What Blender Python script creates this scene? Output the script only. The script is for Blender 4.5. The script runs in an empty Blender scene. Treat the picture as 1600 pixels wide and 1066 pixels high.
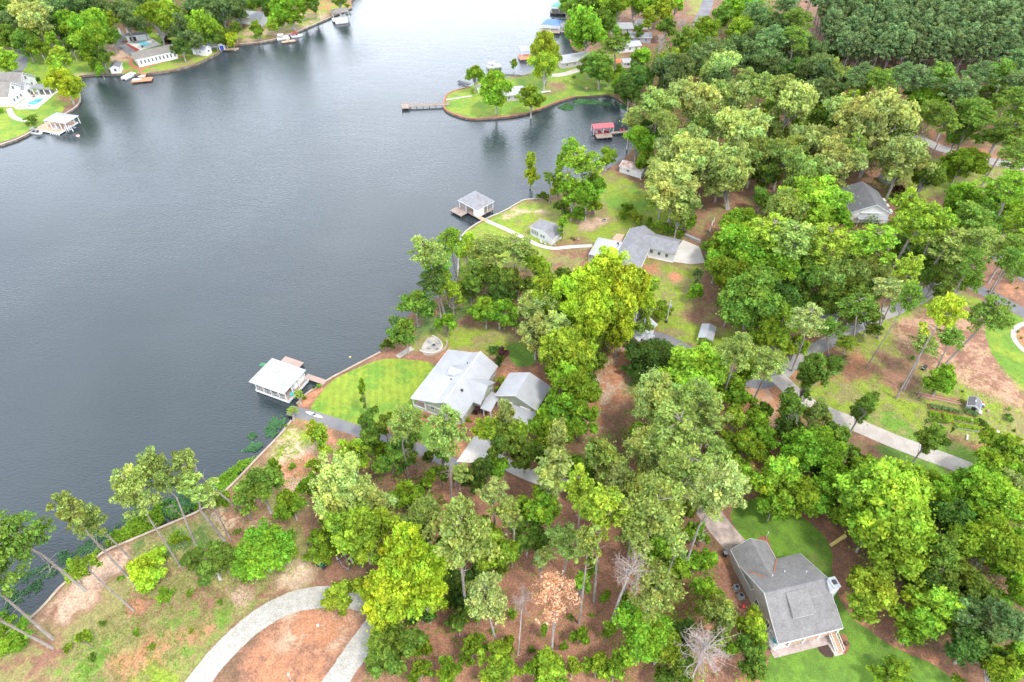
import bpy, math, random
import numpy as np
from mathutils import Vector, Matrix
from mathutils.geometry import delaunay_2d_cdt
R = math.radians
random.seed(7)
rng = np.random.default_rng(7)
scene = bpy.context.scene
col = scene.collection

# ---------------------------------------------------------------- camera, world, sun, exposure
CAM_H, FPX, PITCH = 120.0, 1067.0, R(43.3)
cam_d = bpy.data.cameras.new("camera")
cam_d.sensor_width = 36.0
cam_d.lens = FPX / 1600 * 36.0
cam_d.clip_start = 1.0
cam_d.clip_end = 8000
cam = bpy.data.objects.new("camera", cam_d)
cam.location = (0, 0, CAM_H)
cam.rotation_euler = (math.pi / 2 - PITCH, 0, 0)
col.objects.link(cam)
scene.camera = cam

SUN_EL, SUN_AZ = R(60), R(138)        # azimuth from +Y (away from the camera), positive to the right
world = bpy.data.worlds.new("World")
scene.world = world
world.use_nodes = True
wn, wl = world.node_tree.nodes, world.node_tree.links
wn.clear()
w_out = wn.new("ShaderNodeOutputWorld")
w_bg = wn.new("ShaderNodeBackground")
w_bg.inputs[1].default_value = 0.10
sky = wn.new("ShaderNodeTexSky")
sky.sky_type = 'NISHITA'
sky.sun_disc = False
sky.sun_elevation = SUN_EL
sky.sun_rotation = SUN_AZ
sky.dust_density = 2.0
sky.air_density = 1.0
tc = wn.new("ShaderNodeTexCoord")
mp = wn.new("ShaderNodeMapping")
mp.inputs['Scale'].default_value = (1, 1, 2.2)
cn = wn.new("ShaderNodeTexNoise")
cn.inputs['Scale'].default_value = 2.1
cn.inputs['Detail'].default_value = 5
cn.inputs['Roughness'].default_value = .55
cr = wn.new("ShaderNodeValToRGB")
cr.color_ramp.elements[0].position = .36
cr.color_ramp.elements[0].color = (.55, .55, .55, 1)
cr.color_ramp.elements[1].position = .58
cr.color_ramp.elements[1].color = (1, 1, 1, 1)
cn2 = wn.new("ShaderNodeTexNoise")
cn2.inputs['Scale'].default_value = 4.3
cn2.inputs['Detail'].default_value = 4
cr2 = wn.new("ShaderNodeValToRGB")
cr2.color_ramp.elements[0].position = .35
cr2.color_ramp.elements[0].color = (9.6, 10.4, 12.4, 1)
cr2.color_ramp.elements[1].position = .65
cr2.color_ramp.elements[1].color = (19.6, 20.6, 22.6, 1)
wm = wn.new("ShaderNodeMix")
wm.data_type = 'RGBA'
wl.new(tc.outputs['Generated'], mp.inputs[0])
wl.new(mp.outputs[0], cn.inputs['Vector'])
wl.new(mp.outputs[0], cn2.inputs['Vector'])
wl.new(cn.outputs[0], cr.inputs[0])
wl.new(cn2.outputs[0], cr2.inputs[0])
wl.new(cr.outputs[0], wm.inputs[0])
wl.new(sky.outputs[0], wm.inputs[6])
wl.new(cr2.outputs[0], wm.inputs[7])
w_sep = wn.new("ShaderNodeSeparateXYZ")
w_mr = wn.new("ShaderNodeMapRange")                 # the cloud deck is brightest low over the lake
w_mr.inputs[1].default_value = .2; w_mr.inputs[2].default_value = .92; w_mr.inputs[3].default_value = 2.35; w_mr.inputs[4].default_value = .46
w_sc = wn.new("ShaderNodeVectorMath"); w_sc.operation = 'SCALE'
wl.new(tc.outputs['Generated'], w_sep.inputs[0]); wl.new(w_sep.outputs[2], w_mr.inputs[0])
wl.new(wm.outputs[2], w_sc.inputs[0]); wl.new(w_mr.outputs[0], w_sc.inputs['Scale'])
wl.new(w_sc.outputs[0], w_bg.inputs[0])
wl.new(w_bg.outputs[0], w_out.inputs[0])

sun_d = bpy.data.lights.new("sun", 'SUN')
sun_d.energy = 2.2
sun_d.angle = R(9)
sun_d.color = (1, .955, .88)
sun = bpy.data.objects.new("sun", sun_d)
_sd = Vector((math.sin(SUN_AZ) * math.cos(SUN_EL), math.cos(SUN_AZ) * math.cos(SUN_EL), math.sin(SUN_EL)))
sun.rotation_euler = (-_sd).to_track_quat('-Z', 'Y').to_euler()
sun.location = (0, 0, 300)
col.objects.link(sun)
scene.view_settings.view_transform = 'Standard'
scene.view_settings.look = 'None'
scene.view_settings.exposure = 0.70
scene.view_settings.gamma = 1
scene.cycles.max_bounces = 5
scene.cycles.diffuse_bounces = 3
scene.cycles.transmission_bounces = 3
scene.cycles.transparent_max_bounces = 4

# ---------------------------------------------------------------- pixel of the photograph -> point of the place
_c, _s = math.cos(PITCH), math.sin(PITCH)
def G(px, py, z=0.6):
    u = (px - 800) / FPX
    v = (533 - py) / FPX
    d = (u, _c + v * _s, -_s + v * _c)
    t = (CAM_H - z) / -d[2]
    return Vector((d[0] * t, d[1] * t, z))
def proj(w):
    z = w[2] - CAM_H
    fz = w[1] * _c - z * _s
    fy = w[1] * _s + z * _c
    return 800 + FPX * w[0] / fz, 533 - FPX * fy / fz
def mpp(p):                                    # metres per photo pixel at a point
    return (p[1] * _c - (p[2] - CAM_H) * _s) / FPX

# ---------------------------------------------------------------- materials
MATS = {}
def new_mat(name):
    m = bpy.data.materials.new(name)
    m.use_nodes = True
    MATS[name] = m
    return m, m.node_tree.nodes, m.node_tree.links, m.node_tree.nodes["Principled BSDF"]
def noise(n, l, scale, detail=3, vec=None, rough=.5):
    t = n.new("ShaderNodeTexNoise")
    t.inputs['Scale'].default_value = scale
    t.inputs['Detail'].default_value = detail
    t.inputs['Roughness'].default_value = rough
    if vec is None:
        g = n.new("ShaderNodeNewGeometry")
        vec = g.outputs['Position']
    l.new(vec, t.inputs['Vector'])
    return t.outputs[0]
def maprange(n, l, v, a, b, c, d):
    t = n.new("ShaderNodeMapRange")
    l.new(v, t.inputs[0])
    for i, x in enumerate((a, b, c, d)):
        t.inputs[i + 1].default_value = x
    return t.outputs[0]
def mixc(n, l, f, a, b, mode='MIX'):
    t = n.new("ShaderNodeMix")
    t.data_type = 'RGBA'
    t.blend_type = mode
    for sock, v in ((t.inputs[0], f), (t.inputs[6], a), (t.inputs[7], b)):
        if isinstance(v, (int, float)): sock.default_value = v
        elif isinstance(v, tuple): sock.default_value = (*v, 1)[:4]
        else: l.new(v, sock)
    return t.outputs[2]
def mult(n, l, colr, v):                        # colour times a grey value
    t = n.new("ShaderNodeVectorMath")
    t.operation = 'SCALE'
    l.new(colr, t.inputs[0])
    l.new(v, t.inputs['Scale'])
    return t.outputs[0]
def plain(name, c, rough=.7, c2=None, scale=1.5, lo=.85, hi=1.1, fine=None, metal=0, bump=0):
    m, n, l, b = new_mat(name)
    f = maprange(n, l, noise(n, l, scale, 4), .35, .65, 0, 1)
    cc = mixc(n, l, f, c, c2 or tuple(x * .85 for x in c))
    g = maprange(n, l, noise(n, l, fine or scale * 6, 3), .3, .7, lo, hi)
    l.new(mult(n, l, cc, g), b.inputs['Base Color'])
    b.inputs['Roughness'].default_value = rough
    b.inputs['Metallic'].default_value = metal
    if bump:
        bp = n.new("ShaderNodeBump")
        bp.inputs['Strength'].default_value = bump
        l.new(noise(n, l, fine or scale * 6, 3), bp.inputs['Height'])
        l.new(bp.outputs[0], b.inputs['Normal'])
    return m
def ribbed(name, c, rough, pitch, ang, depth=.25, lo=.84, dirt=None):     # standing-seam metal or boards, ribs across direction ang
    m, n, l, b = new_mat(name)
    tcn = n.new("ShaderNodeTexCoord")
    mpn = n.new("ShaderNodeMapping")
    mpn.inputs['Rotation'].default_value = (0, 0, ang)
    l.new(tcn.outputs['Object'], mpn.inputs[0])
    w = n.new("ShaderNodeTexWave")
    w.wave_profile = 'SAW'
    w.bands_direction = 'X'
    w.inputs['Scale'].default_value = math.pi * 2 / 20 / pitch
    l.new(mpn.outputs[0], w.inputs['Vector'])
    edge = maprange(n, l, w.outputs[1], 0, .16, lo, 1)
    base = mixc(n, l, maprange(n, l, noise(n, l, .5, 4), .4, .7, 0, 1), c, dirt or tuple(x * .88 for x in c))
    fg = maprange(n, l, noise(n, l, 5, 3), .3, .7, .94, 1.04)
    l.new(mult(n, l, mult(n, l, base, edge), fg), b.inputs['Base Color'])
    b.inputs['Roughness'].default_value = rough
    return m
def shingle(name, c, ang=0):
    m, n, l, b = new_mat(name)
    tcn = n.new("ShaderNodeTexCoord")
    mpn = n.new("ShaderNodeMapping")
    mpn.inputs['Rotation'].default_value = (0, 0, ang)
    l.new(tcn.outputs['Object'], mpn.inputs[0])
    br = n.new("ShaderNodeTexBrick")
    br.inputs['Scale'].default_value = 2.2
    br.inputs['Color1'].default_value = (*[x * 1.12 for x in c], 1)
    br.inputs['Color2'].default_value = (*[x * .86 for x in c], 1)
    br.inputs['Mortar'].default_value = (*[x * .78 for x in c], 1)
    br.inputs['Mortar Size'].default_value = .03
    l.new(mpn.outputs[0], br.inputs['Vector'])
    g1 = maprange(n, l, noise(n, l, .6, 6, rough=.7), .3, .7, .78, 1.18)
    g2 = maprange(n, l, noise(n, l, 4, 4, rough=.7), .3, .7, .82, 1.16)
    l.new(mult(n, l, mult(n, l, br.outputs[0], g1), g2), b.inputs['Base Color'])
    b.inputs['Roughness'].default_value = .9
    return m

def ground_mat(name, fine=3.0, bump=.35, stripes=None):
    """base colour from two painted albedos (colA, colB) mixed by a noise whose cover is colA's alpha"""
    m, n, l, b = new_mat(name)
    a = n.new("ShaderNodeAttribute"); a.attribute_name = "colA"
    c = n.new("ShaderNodeAttribute"); c.attribute_name = "colB"
    big = noise(n, l, .16, 6, rough=.62)
    mid = noise(n, l, 1.1, 4)
    s = n.new("ShaderNodeMath"); s.operation = 'MULTIPLY_ADD'
    l.new(mid, s.inputs[0]); s.inputs[1].default_value = .35
    l.new(big, s.inputs[2])
    t = n.new("ShaderNodeMath"); t.operation = 'MULTIPLY_ADD'      # sum + .42*amount - .9
    l.new(a.outputs['Alpha'], t.inputs[0]); t.inputs[1].default_value = .42; l.new(s.outputs[0], t.inputs[2])
    f = maprange(n, l, t.outputs[0], .84, .94, 0, 1)
    cc = mixc(n, l, f, a.outputs['Color'], c.outputs['Color'])
    g1 = maprange(n, l, noise(n, l, fine, 5, rough=.75), .32, .68, .5, 1.42)
    g2 = maprange(n, l, noise(n, l, .8, 4, rough=.65), .3, .7, .78, 1.2)
    out = mult(n, l, mult(n, l, cc, g1), g2)
    if stripes:
        ge = n.new("ShaderNodeNewGeometry")
        mpn = n.new("ShaderNodeMapping"); mpn.inputs['Rotation'].default_value = (0, 0, R(stripes))
        l.new(ge.outputs['Position'], mpn.inputs[0])
        w = n.new("ShaderNodeTexWave"); w.bands_direction = 'X'
        w.inputs['Scale'].default_value = .19; w.inputs['Distortion'].default_value = 1.2
        w.inputs['Detail Scale'].default_value = .4
        l.new(mpn.outputs[0], w.inputs['Vector'])
        out = mult(n, l, out, maprange(n, l, w.outputs[1], .3, .7, .95, 1.05))
    l.new(out, b.inputs['Base Color'])
    b.inputs['Roughness'].default_value = .95
    bp = n.new("ShaderNodeBump"); bp.inputs['Strength'].default_value = bump; bp.inputs['Distance'].default_value = .15
    l.new(noise(n, l, fine * .8, 4, rough=.7), bp.inputs['Height'])
    l.new(bp.outputs[0], b.inputs['Normal'])
    return m
M_ground = ground_mat("earth_and_turf")
M_lawn = ground_mat("mown_grass", fine=5, bump=.2)
M_lawn_striped = ground_mat("striped_mown_grass", fine=5, bump=.2, stripes=-8)

def water_mat():
    m, n, l, b = new_mat("lake_water")
    b.inputs['Base Color'].default_value = (.022, .036, .033, 1)
    sh = maprange(n, l, noise(n, l, .02, 3), .35, .65, 0, 1)
    l.new(mixc(n, l, sh, (.022, .033, .037), (.032, .044, .049)), b.inputs['Base Color'])
    b.inputs['Roughness'].default_value = .09
    b.inputs['IOR'].default_value = 1.5
    g = n.new("ShaderNodeNewGeometry")
    mpn = n.new("ShaderNodeMapping")
    mpn.inputs['Rotation'].default_value = (0, 0, R(33))
    mpn.inputs['Scale'].default_value = (.42, 1.2, 1)
    l.new(g.outputs['Position'], mpn.inputs[0])
    a = noise(n, l, 2.0, 3, mpn.outputs[0], .55)
    c = noise(n, l, .28, 2, mpn.outputs[0])
    calm = maprange(n, l, noise(n, l, .012, 3), .4, .62, .3, .95)
    mm = n.new("ShaderNodeMath"); mm.operation = 'MULTIPLY_ADD'
    l.new(c, mm.inputs[0]); mm.inputs[1].default_value = .55; l.new(a, mm.inputs[2])
    bp = n.new("ShaderNodeBump")
    bp.inputs['Distance'].default_value = .14
    l.new(calm, bp.inputs['Strength'])
    l.new(mm.outputs[0], bp.inputs['Height'])
    l.new(bp.outputs[0], b.inputs['Normal'])
    return m
M_water = water_mat()

def foliage_mat(name, transl=.47):
    m, n, l, b = new_mat(name)
    n.remove(b)
    out = n["Material Output"]
    oi = n.new("ShaderNodeObjectInfo")
    at = n.new("ShaderNodeAttribute"); at.attribute_name = "leaf"
    hsv = n.new("ShaderNodeHueSaturation")
    l.new(maprange(n, l, oi.outputs['Random'], 0, 1, .485, .515), hsv.inputs['Hue'])
    l.new(maprange(n, l, oi.outputs['Random'], 0, 1, .88, 1.12), hsv.inputs['Value'])
    cc = mixc(n, l, 1.0, oi.outputs['Color'], at.outputs['Color'], 'MULTIPLY')
    l.new(cc, hsv.inputs['Color'])
    d = n.new("ShaderNodeBsdfDiffuse"); t = n.new("ShaderNodeBsdfTranslucent"); mx = n.new("ShaderNodeMixShader")
    l.new(hsv.outputs[0], d.inputs[0])
    l.new(mixc(n, l, 1.0, hsv.outputs[0], (1.25, 1.2, .7), 'MULTIPLY'), t.inputs[0])
    mx.inputs[0].default_value = transl
    l.new(d.outputs[0], mx.inputs[1]); l.new(t.outputs[0], mx.inputs[2]); l.new(mx.outputs[0], out.inputs[0])
    return m
M_leaf = foliage_mat("leaves")
M_needle = foliage_mat("needles", .30)
M_bark = plain("bark", (.27, .235, .205), .95, (.19, .16, .14), .8, .7, 1.2, 7)
M_bark_pale = plain("pale_bark", (.36, .335, .30), .95, (.25, .23, .205), .8, .75, 1.15, 7)
M_bark_dead = plain("dead_twigs", (.38, .29, .25), .95, (.29, .22, .19), .8, .8, 1.15, 7)

M_white_metal = ribbed("white_roof_metal", (.34, .345, .36), .38, .5, 0)
M_white_metal_y = ribbed("white_roof_metal_turned", (.34, .345, .36), .38, .5, R(90))
M_white = plain("white_paint", (.66, .66, .65), .6, (.60, .60, .59), .6, .94, 1.04)
M_siding_green = ribbed("sage_lap_siding", (.33, .36, .27), .75, .25, R(90), lo=.8)
M_siding_grey = plain("warm_grey_siding", (.40, .375, .355), .75, (.37, .345, .325), .5, .93, 1.05)
M_shingle = shingle("grey_shingles", (.185, .178, .173))
M_shingle_y = shingle("grey_shingles_turned", (.185, .178, .173), R(90))
M_shingle_dark = shingle("slate_grey_shingles", (.15, .15, .16))
M_shingle_lt = shingle("light_grey_shingles", (.23, .23, .245))
M_shingle_brown = shingle("brown_grey_shingles", (.20, .185, .165))
M_glass = plain("dark_window_glass", (.035, .045, .055), .12, (.05, .06, .07), .3, .9, 1.1)
M_conc = plain("pale_concrete", (.44, .40, .36), .9, (.36, .32, .28), .35, .86, 1.1, 4)
M_conc_w = plain("white_concrete", (.56, .535, .50), .9, (.48, .45, .41), .35, .9, 1.06, 4)
M_conc_old = plain("weathered_concrete", (.50, .40, .35), .9, (.27, .22, .20), .7, .8, 1.15, 5)
M_asph = plain("worn_asphalt", (.13, .13, .145), .9, (.19, .185, .185), .25, .85, 1.15, 6)
M_asph_road = plain("grey_road_gravel", (.25, .245, .25), .95, (.33, .30, .275), .3, .8, 1.15, 5)
M_gravel = plain("white_gravel", (.43, .41, .375), .95, (.35, .33, .29), 1.1, .68, 1.22, 6, bump=.3)
M_deck = ribbed("weathered_deck_boards", (.30, .235, .195), .85, .28, 0, lo=.72, dirt=(.21, .165, .14))
M_deck_tan = ribbed("tan_deck_boards", (.48, .32, .21), .85, .28, 0, lo=.75)
M_deck_pink = ribbed("pinkish_deck_boards", (.36, .265, .22), .85, .28, R(90), lo=.75)
M_orange = ribbed("orange_deck_boards", (.62, .22, .12), .8, .28, 0, lo=.8)
M_wood = plain("treated_timber", (.40, .31, .22), .85, (.30, .23, .17), 1)
M_post = plain("dark_piling", (.12, .10, .085), .9, (.08, .07, .06), 1)
M_cap = plain("seawall_cap_concrete", (.40, .32, .245), .9, (.30, .235, .175), .5, .85, 1.1, 3)
M_seaw = plain("stained_seawall_face", (.22, .17, .12), .9, (.10, .085, .07), .6, .8, 1.2, 3)
M_brickred = plain("red_brick", (.42, .14, .09), .9, (.32, .11, .08), 1.2, .8, 1.15, 8)
M_redmulch = plain("red_mulch", (.30, .045, .035), .95, (.22, .04, .03), 1.5, .75, 1.2, 8)
M_brownmulch = plain("dark_mulch", (.07, .04, .03), .95, (.05, .03, .022), 1.5, .7, 1.3, 8)
M_pool = plain("pool_water", (.16, .55, .62), .08, (.10, .42, .50), .3, .95, 1.05)
M_pool_dark = plain("teal_pool_water", (.05, .32, .34), .08, (.10, .42, .40), .3, .9, 1.1)
M_blue_roof = ribbed("blue_roof_metal", (.10, .20, .42), .5, .5, 0)
M_green_roof = ribbed("green_roof_metal", (.12, .30, .25), .5, .5, 0)
M_red_roof = ribbed("red_roof_metal", (.60, .10, .12), .5, .5, 0)
M_redp = plain("red_paint", (.45, .03, .035), .5)
M_rust = plain("rusty_tin", (.24, .09, .055), .8, (.50, .47, .44), .55, .75, 1.2, 4)
M_black = plain("black_metal", (.03, .03, .032), .5)
M_greym = plain("grey_metal", (.34, .36, .38), .45, (.28, .30, .32))
M_bluep = plain("blue_paint", (.03, .07, .42), .5)
M_yellow = plain("faded_yellow_plastic", (.62, .50, .16), .5)
M_green_plastic = plain("green_plastic", (.03, .22, .08), .5)
M_cyan = plain("turquoise_fabric", (.04, .42, .50), .7)
M_tan = plain("tan_plaster", (.55, .36, .26), .8)
M_soil = plain("garden_soil", (.10, .06, .04), .95, (.15, .09, .06), 2)
M_straw = plain("pine_straw", (.30, .135, .075), .95, (.22, .10, .06), .8, .7, 1.25, 7)
M_claym = plain("orange_clay", (.48, .19, .09), .95, (.40, .17, .09), .8, .8, 1.2, 5)
M_orangep = plain("orange_paint", (.75, .14, .04), .5)

# ---------------------------------------------------------------- mesh helpers
class MB:
    def __init__(s): s.v = []; s.f = []
    def add(s, vs, fs):
        o = len(s.v)
        s.v += [tuple(x) for x in vs]
        s.f += [tuple(i + o for i in f) for f in fs]
        return s
    def box(s, x0, x1, y0, y1, z0, z1):
        return s.add([(x0, y0, z0), (x1, y0, z0), (x1, y1, z0), (x0, y1, z0), (x0, y0, z1), (x1, y0, z1), (x1, y1, z1), (x0, y1, z1)],
                     [(3, 2, 1, 0), (4, 5, 6, 7), (0, 1, 5, 4), (1, 2, 6, 5), (2, 3, 7, 6), (3, 0, 4, 7)])
    def prism(s, pts, z0, z1):
        n = len(pts)
        return s.add([(p[0], p[1], z0) for p in pts] + [(p[0], p[1], z1) for p in pts],
                     [tuple(range(n - 1, -1, -1)), tuple(range(n, 2 * n))] + [(i, (i + 1) % n, n + (i + 1) % n, n + i) for i in range(n)])
    def slab(s, vs, t):                          # a sloping plate: outline given at its top, thickness t downward
        n = len(vs)
        return s.add([tuple(v) for v in vs] + [(v[0], v[1], v[2] - t) for v in vs],
                     [tuple(range(n)), tuple(range(2 * n - 1, n - 1, -1))] + [(i, n + i, n + (i + 1) % n, (i + 1) % n) for i in range(n)])
    def extr(s, vs, d):                          # an outline pushed along the vector d
        n = len(vs)
        return s.add([tuple(v) for v in vs] + [(v[0] + d[0], v[1] + d[1], v[2] + d[2]) for v in vs],
                     [tuple(range(n)), tuple(range(2 * n - 1, n - 1, -1))] + [(i, n + i, n + (i + 1) % n, (i + 1) % n) for i in range(n)])
    def tube(s, pts, rad, sides=6):
        pts = [Vector(p) for p in pts]
        if isinstance(rad, (int, float)): rad = [rad] * len(pts)
        o = len(s.v)
        up = Vector((0, 0, 1))
        for i, p in enumerate(pts):
            d = (pts[min(i + 1, len(pts) - 1)] - pts[max(i - 1, 0)]).normalized()
            a = d.cross(up if abs(d.z) < .95 else Vector((1, 0, 0))).normalized()
            b = d.cross(a)
            for k in range(sides):
                t = 2 * math.pi * k / sides
                s.v.append(tuple(p + (a * math.cos(t) + b * math.sin(t)) * rad[i]))
        for i in range(len(pts) - 1):
            for k in range(sides):
                k2 = (k + 1) % sides
                s.f.append((o + i * sides + k, o + i * sides + k2, o + (i + 1) * sides + k2, o + (i + 1) * sides + k))
        s.f.append(tuple(o + k for k in range(sides))); m = o + (len(pts) - 1) * sides
        s.f.append(tuple(m + sides - 1 - k for k in range(sides)))
        return s
    def cyl(s, x, y, z0, z1, r0, r1=None, sides=10):
        return s.tube([(x, y, z0), (x, y, z1)], [r0, r0 if r1 is None else r1], sides)
    def dome(s, x, y, z, rx, ry, rz, nu=10, nv=4, half=True):
        vs = []; fs = []
        lo = 0 if half else -math.pi / 2
        for j in range(nv + 1):
            t = lo + (math.pi / 2 - lo) * j / nv
            for i in range(nu):
                a = 2 * math.pi * i / nu
                vs.append((x + rx * math.cos(t) * math.cos(a), y + ry * math.cos(t) * math.sin(a), z + rz * math.sin(t)))
        for j in range(nv):
            for i in range(nu):
                fs.append((j * nu + i, j * nu + (i + 1) % nu, (j + 1) * nu + (i + 1) % nu, (j + 1) * nu + i))
        return s.add(vs, fs)
    def build(s, name, mat, parent=None, label=None, smooth=False):
        me = bpy.data.meshes.new(name)
        me.from_pydata(s.v, [], s.f)
        me.materials.append(mat)
        if smooth: me.shade_smooth()
        o = bpy.data.objects.new(name, me)
        col.objects.link(o)
        if parent is not None: o.parent = parent
        if label: o["label"] = label
        return o
def tag(o, label, cat, group=None):
    o["label"] = label; o["category"] = cat
    if group: o["group"] = group
    return o
def thing(name, label, cat, loc, rot=0, group=None):
    o = bpy.data.objects.new(name, None)
    o.empty_display_size = 1
    o.location = loc; o.rotation_euler = (0, 0, rot)
    col.objects.link(o)
    return tag(o, label, cat, group)
def struct(o, kind="structure"):
    o["kind"] = kind
    return o
def chaikin(pts, n=2, closed=True):
    pts = [Vector(p[:2]) for p in pts]
    for _ in range(n):
        q = []
        m = len(pts)
        if not closed: q.append(pts[0])
        for i in range(m if closed else m - 1):
            a, b = pts[i], pts[(i + 1) % m]
            q += [a * .75 + b * .25, a * .25 + b * .75]
        if not closed: q.append(pts[-1])
        pts = q
    return pts
def resample(pts, step, closed):
    out = []
    m = len(pts)
    for i in range(m if closed else m - 1):
        a, b = Vector(pts[i][:2]), Vector(pts[(i + 1) % m][:2])
        k = max(1, int((b - a).length / step))
        out += [a + (b - a) * j / k for j in range(k)]
    if not closed: out.append(Vector(pts[-1][:2]))
    return out
def nz(x, y, s=1.0, seed=0.0):                   # cheap smooth noise, about -1..1
    x = x * s; y = y * s
    return (np.sin(x * 1.3 + 2.1 * np.sin(y * .9 + seed) + seed) + np.sin(y * 1.7 + 1.7 * np.sin(x * 1.1 - seed) + 2 * seed)
            + .6 * np.sin(x * 3.1 + y * 2.3 + 1.3 * np.sin(y * 2.7 + seed)) + .4 * np.sin(5.3 * x - 4.1 * y + seed * 3)) / 3

# ---------------------------------------------------------------- ground
LZ = 0.6
# linear albedos
STRAW = (.24, .12, .076); CLAY = (.39, .18, .095); PALE = (.42, .29, .20); DRY = (.225, .20, .07); LAWN = (.125, .235, .022)
FLOOR = (.17, .10, .055); WEED = (.08, .135, .03); YLAWN = (.205, .275, .024); DLAWN = (.095, .18, .020); SAND = (.48, .35, .23)
LEAFL = (.30, .15, .09)
def inside_dist(X, Y, poly):
    """signed distance (positive inside) of points to a polygon"""
    P = np.array([(p[0], p[1]) for p in poly]); Q = np.roll(P, -1, 0)
    best = np.full(X.shape, 1e9); ins = np.zeros(X.shape, bool)
    for (ax, ay), (bx, by) in zip(P, Q):
        dx, dy = bx - ax, by - ay
        t = np.clip(((X - ax) * dx + (Y - ay) * dy) / (dx * dx + dy * dy + 1e-9), 0, 1)
        best = np.minimum(best, (X - ax - t * dx) ** 2 + (Y - ay - t * dy) ** 2)
        cond = ((ay > Y) != (by > Y))
        with np.errstate(divide='ignore', invalid='ignore'):
            xi = ax + (Y - ay) * dx / (dy if dy else 1e-9)
        ins ^= cond & (X < xi)
    d = np.sqrt(best)
    return np.where(ins, d, -d)
def paint(X, Y, base, patches):
    """base = (colA, colB, amount); patches = [(px polygon, colA, colB, amount, softness m)]"""
    A = np.tile(np.array((*base[0], base[2]), float), (len(X), 1)); B = np.tile(np.array((*base[1], 1), float), (len(X), 1))
    for k, (poly, ca, cb, am, soft) in enumerate(patches):
        pts = [G(*p) for p in poly]
        x0 = min(p.x for p in pts) - 8; x1 = max(p.x for p in pts) + 8; y0 = min(p.y for p in pts) - 8; y1 = max(p.y for p in pts) + 8
        idx = np.where((X > x0) & (X < x1) & (Y > y0) & (Y < y1))[0]
        if not len(idx): continue
        d = inside_dist(X[idx], Y[idx], pts) + soft * .8 * nz(X[idx], Y[idx], .45, k * 1.7)
        w = np.clip(d / soft + .5, 0, 1)[:, None]
        A[idx] = A[idx] * (1 - w) + np.array((*ca, am)) * w
        B[idx] = B[idx] * (1 - w) + np.array((*cb, 1)) * w
    return A, B
def sheet(name, polys, z, mat, spacing=lambda x, y: 2.0, base=None, patches=(), skirt=None):
    """one flat sheet covering world-space polygons, with painted albedo"""
    V = []; F = []
    for poly in polys:
        pts = [Vector((p[0], p[1])) for p in poly]
        n = len(pts)
        x0, x1 = min(p.x for p in pts), max(p.x for p in pts); y0, y1 = min(p.y for p in pts), max(p.y for p in pts)
        gx = []; 
        lev = sorted(set(spacing(None, None))) if spacing(None, None) else None
        for (ax0, ax1, ay0, ay1, st) in spacing(x0, x1) if lev is None else lev:
            a0, a1, b0, b1 = max(x0, ax0), min(x1, ax1), max(y0, ay0), min(y1, ay1)
            if a0 >= a1 or b0 >= b1: continue
            xs = np.arange(a0 + st / 2, a1, st); ys = np.arange(b0 + st / 2, b1, st)
            g = np.stack(np.meshgrid(xs, ys), -1).reshape(-1, 2)
            g = g + rng.uniform(-.2, .2, g.shape) * st
            gx.append(g)
        g = np.concatenate(gx) if gx else np.zeros((0, 2))
        if len(g):
            g = g[inside_dist(g[:, 0], g[:, 1], pts) > .35]
        vv = pts + [Vector(q) for q in g]
        r = delaunay_2d_cdt(vv, [], [list(range(n))], 1, 1e-5)
        o = len(V)
        V += [(p.x, p.y, z) for p in r[0]]
        for f in r[2]:
            F.append(tuple(o + i for i in f))
    me = bpy.data.meshes.new(name)
    me.from_pydata(V, [], F)
    me.materials.append(mat)
    if base:
        X = np.array([v[0] for v in V]); Y = np.array([v[1] for v in V])
        A, B = paint(X, Y, base, patches)
        for nm, arr in (("colA", A), ("colB", B)):
            at = me.attributes.new(nm, 'FLOAT_COLOR', 'POINT')
            at.data.foreach_set("color", arr.astype(np.float32).ravel())
    o = bpy.data.objects.new(name, me)
    col.objects.link(o)
    # faces must look up
    if len(me.polygons) and me.polygons[0].normal.z < 0:
        me.flip_normals()
    return struct(o)
def zones(x, y):                                # point spacing by distance from the camera
    if x is None: return [(-140, 140, 35, 150, 1.1), (-320, 320, 150, 270, 2.4), (-420, 420, 270, 460, 4.5), (-2600, 2600, -700, 2600, 120)]
# ---------------------------------------------------------------- shoreline, land, water
SH_A = [(-200, 1100), (-40, 1012), (19, 984), (47, 967), (68, 948), (97.7, 913), (142, 878.6), (164, 861), (202, 845.5), (265, 819), (318, 796.6),
        (356, 765), (406.7, 711.5), (438, 680), (455.6, 657.5)]
SH_RAMP = [(459, 650), (466, 637)]
SH_B = [(464, 631), (484, 610.6), (504.5, 602), (510, 594.7), (547.6, 575), (594.5, 550.6)]
SH_C = [(600, 540), (606, 525), (622, 508), (640, 492), (652, 478), (672, 470), (690, 462), (706, 452)]
SH_D = [(714, 438), (716, 422.5), (716.5, 395), (718, 378), (723, 366), (739, 353), (761, 341), (787.5, 330.6), (812, 315.6), (821, 312), (838, 311)]
SH_E = [(858, 309), (880, 299), (905, 288), (925, 274), (945, 266), (960, 258), (972, 250), (984, 238), (994, 222), (999, 205), (1000, 185), (992, 170), (975, 160), (962, 152)]
SH_F = [(952, 147.5), (900, 151), (875, 157.5), (832, 175), (800, 182), (768, 184.5), (735, 186), (712, 180), (694, 171), (693.5, 160), (697, 147.5), (712, 141), (735, 136)]
SH_G = [(742, 129), (770, 123), (800, 120), (820, 117), (850, 108), (875, 97), (905, 90), (912, 85), (895, 77), (889, 60), (889, 45), (883, 20), (879, 0), (872, -20), (866, -50)]
main = [G(*p)[:2] for p in SH_A + SH_RAMP + SH_B + SH_C + SH_D + SH_E + SH_F + SH_G]
main += [(30, 560), (60, 800), (90, 2500), (2500, 2500), (2500, -600), (-400, -600), (-400, -20)]
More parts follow.
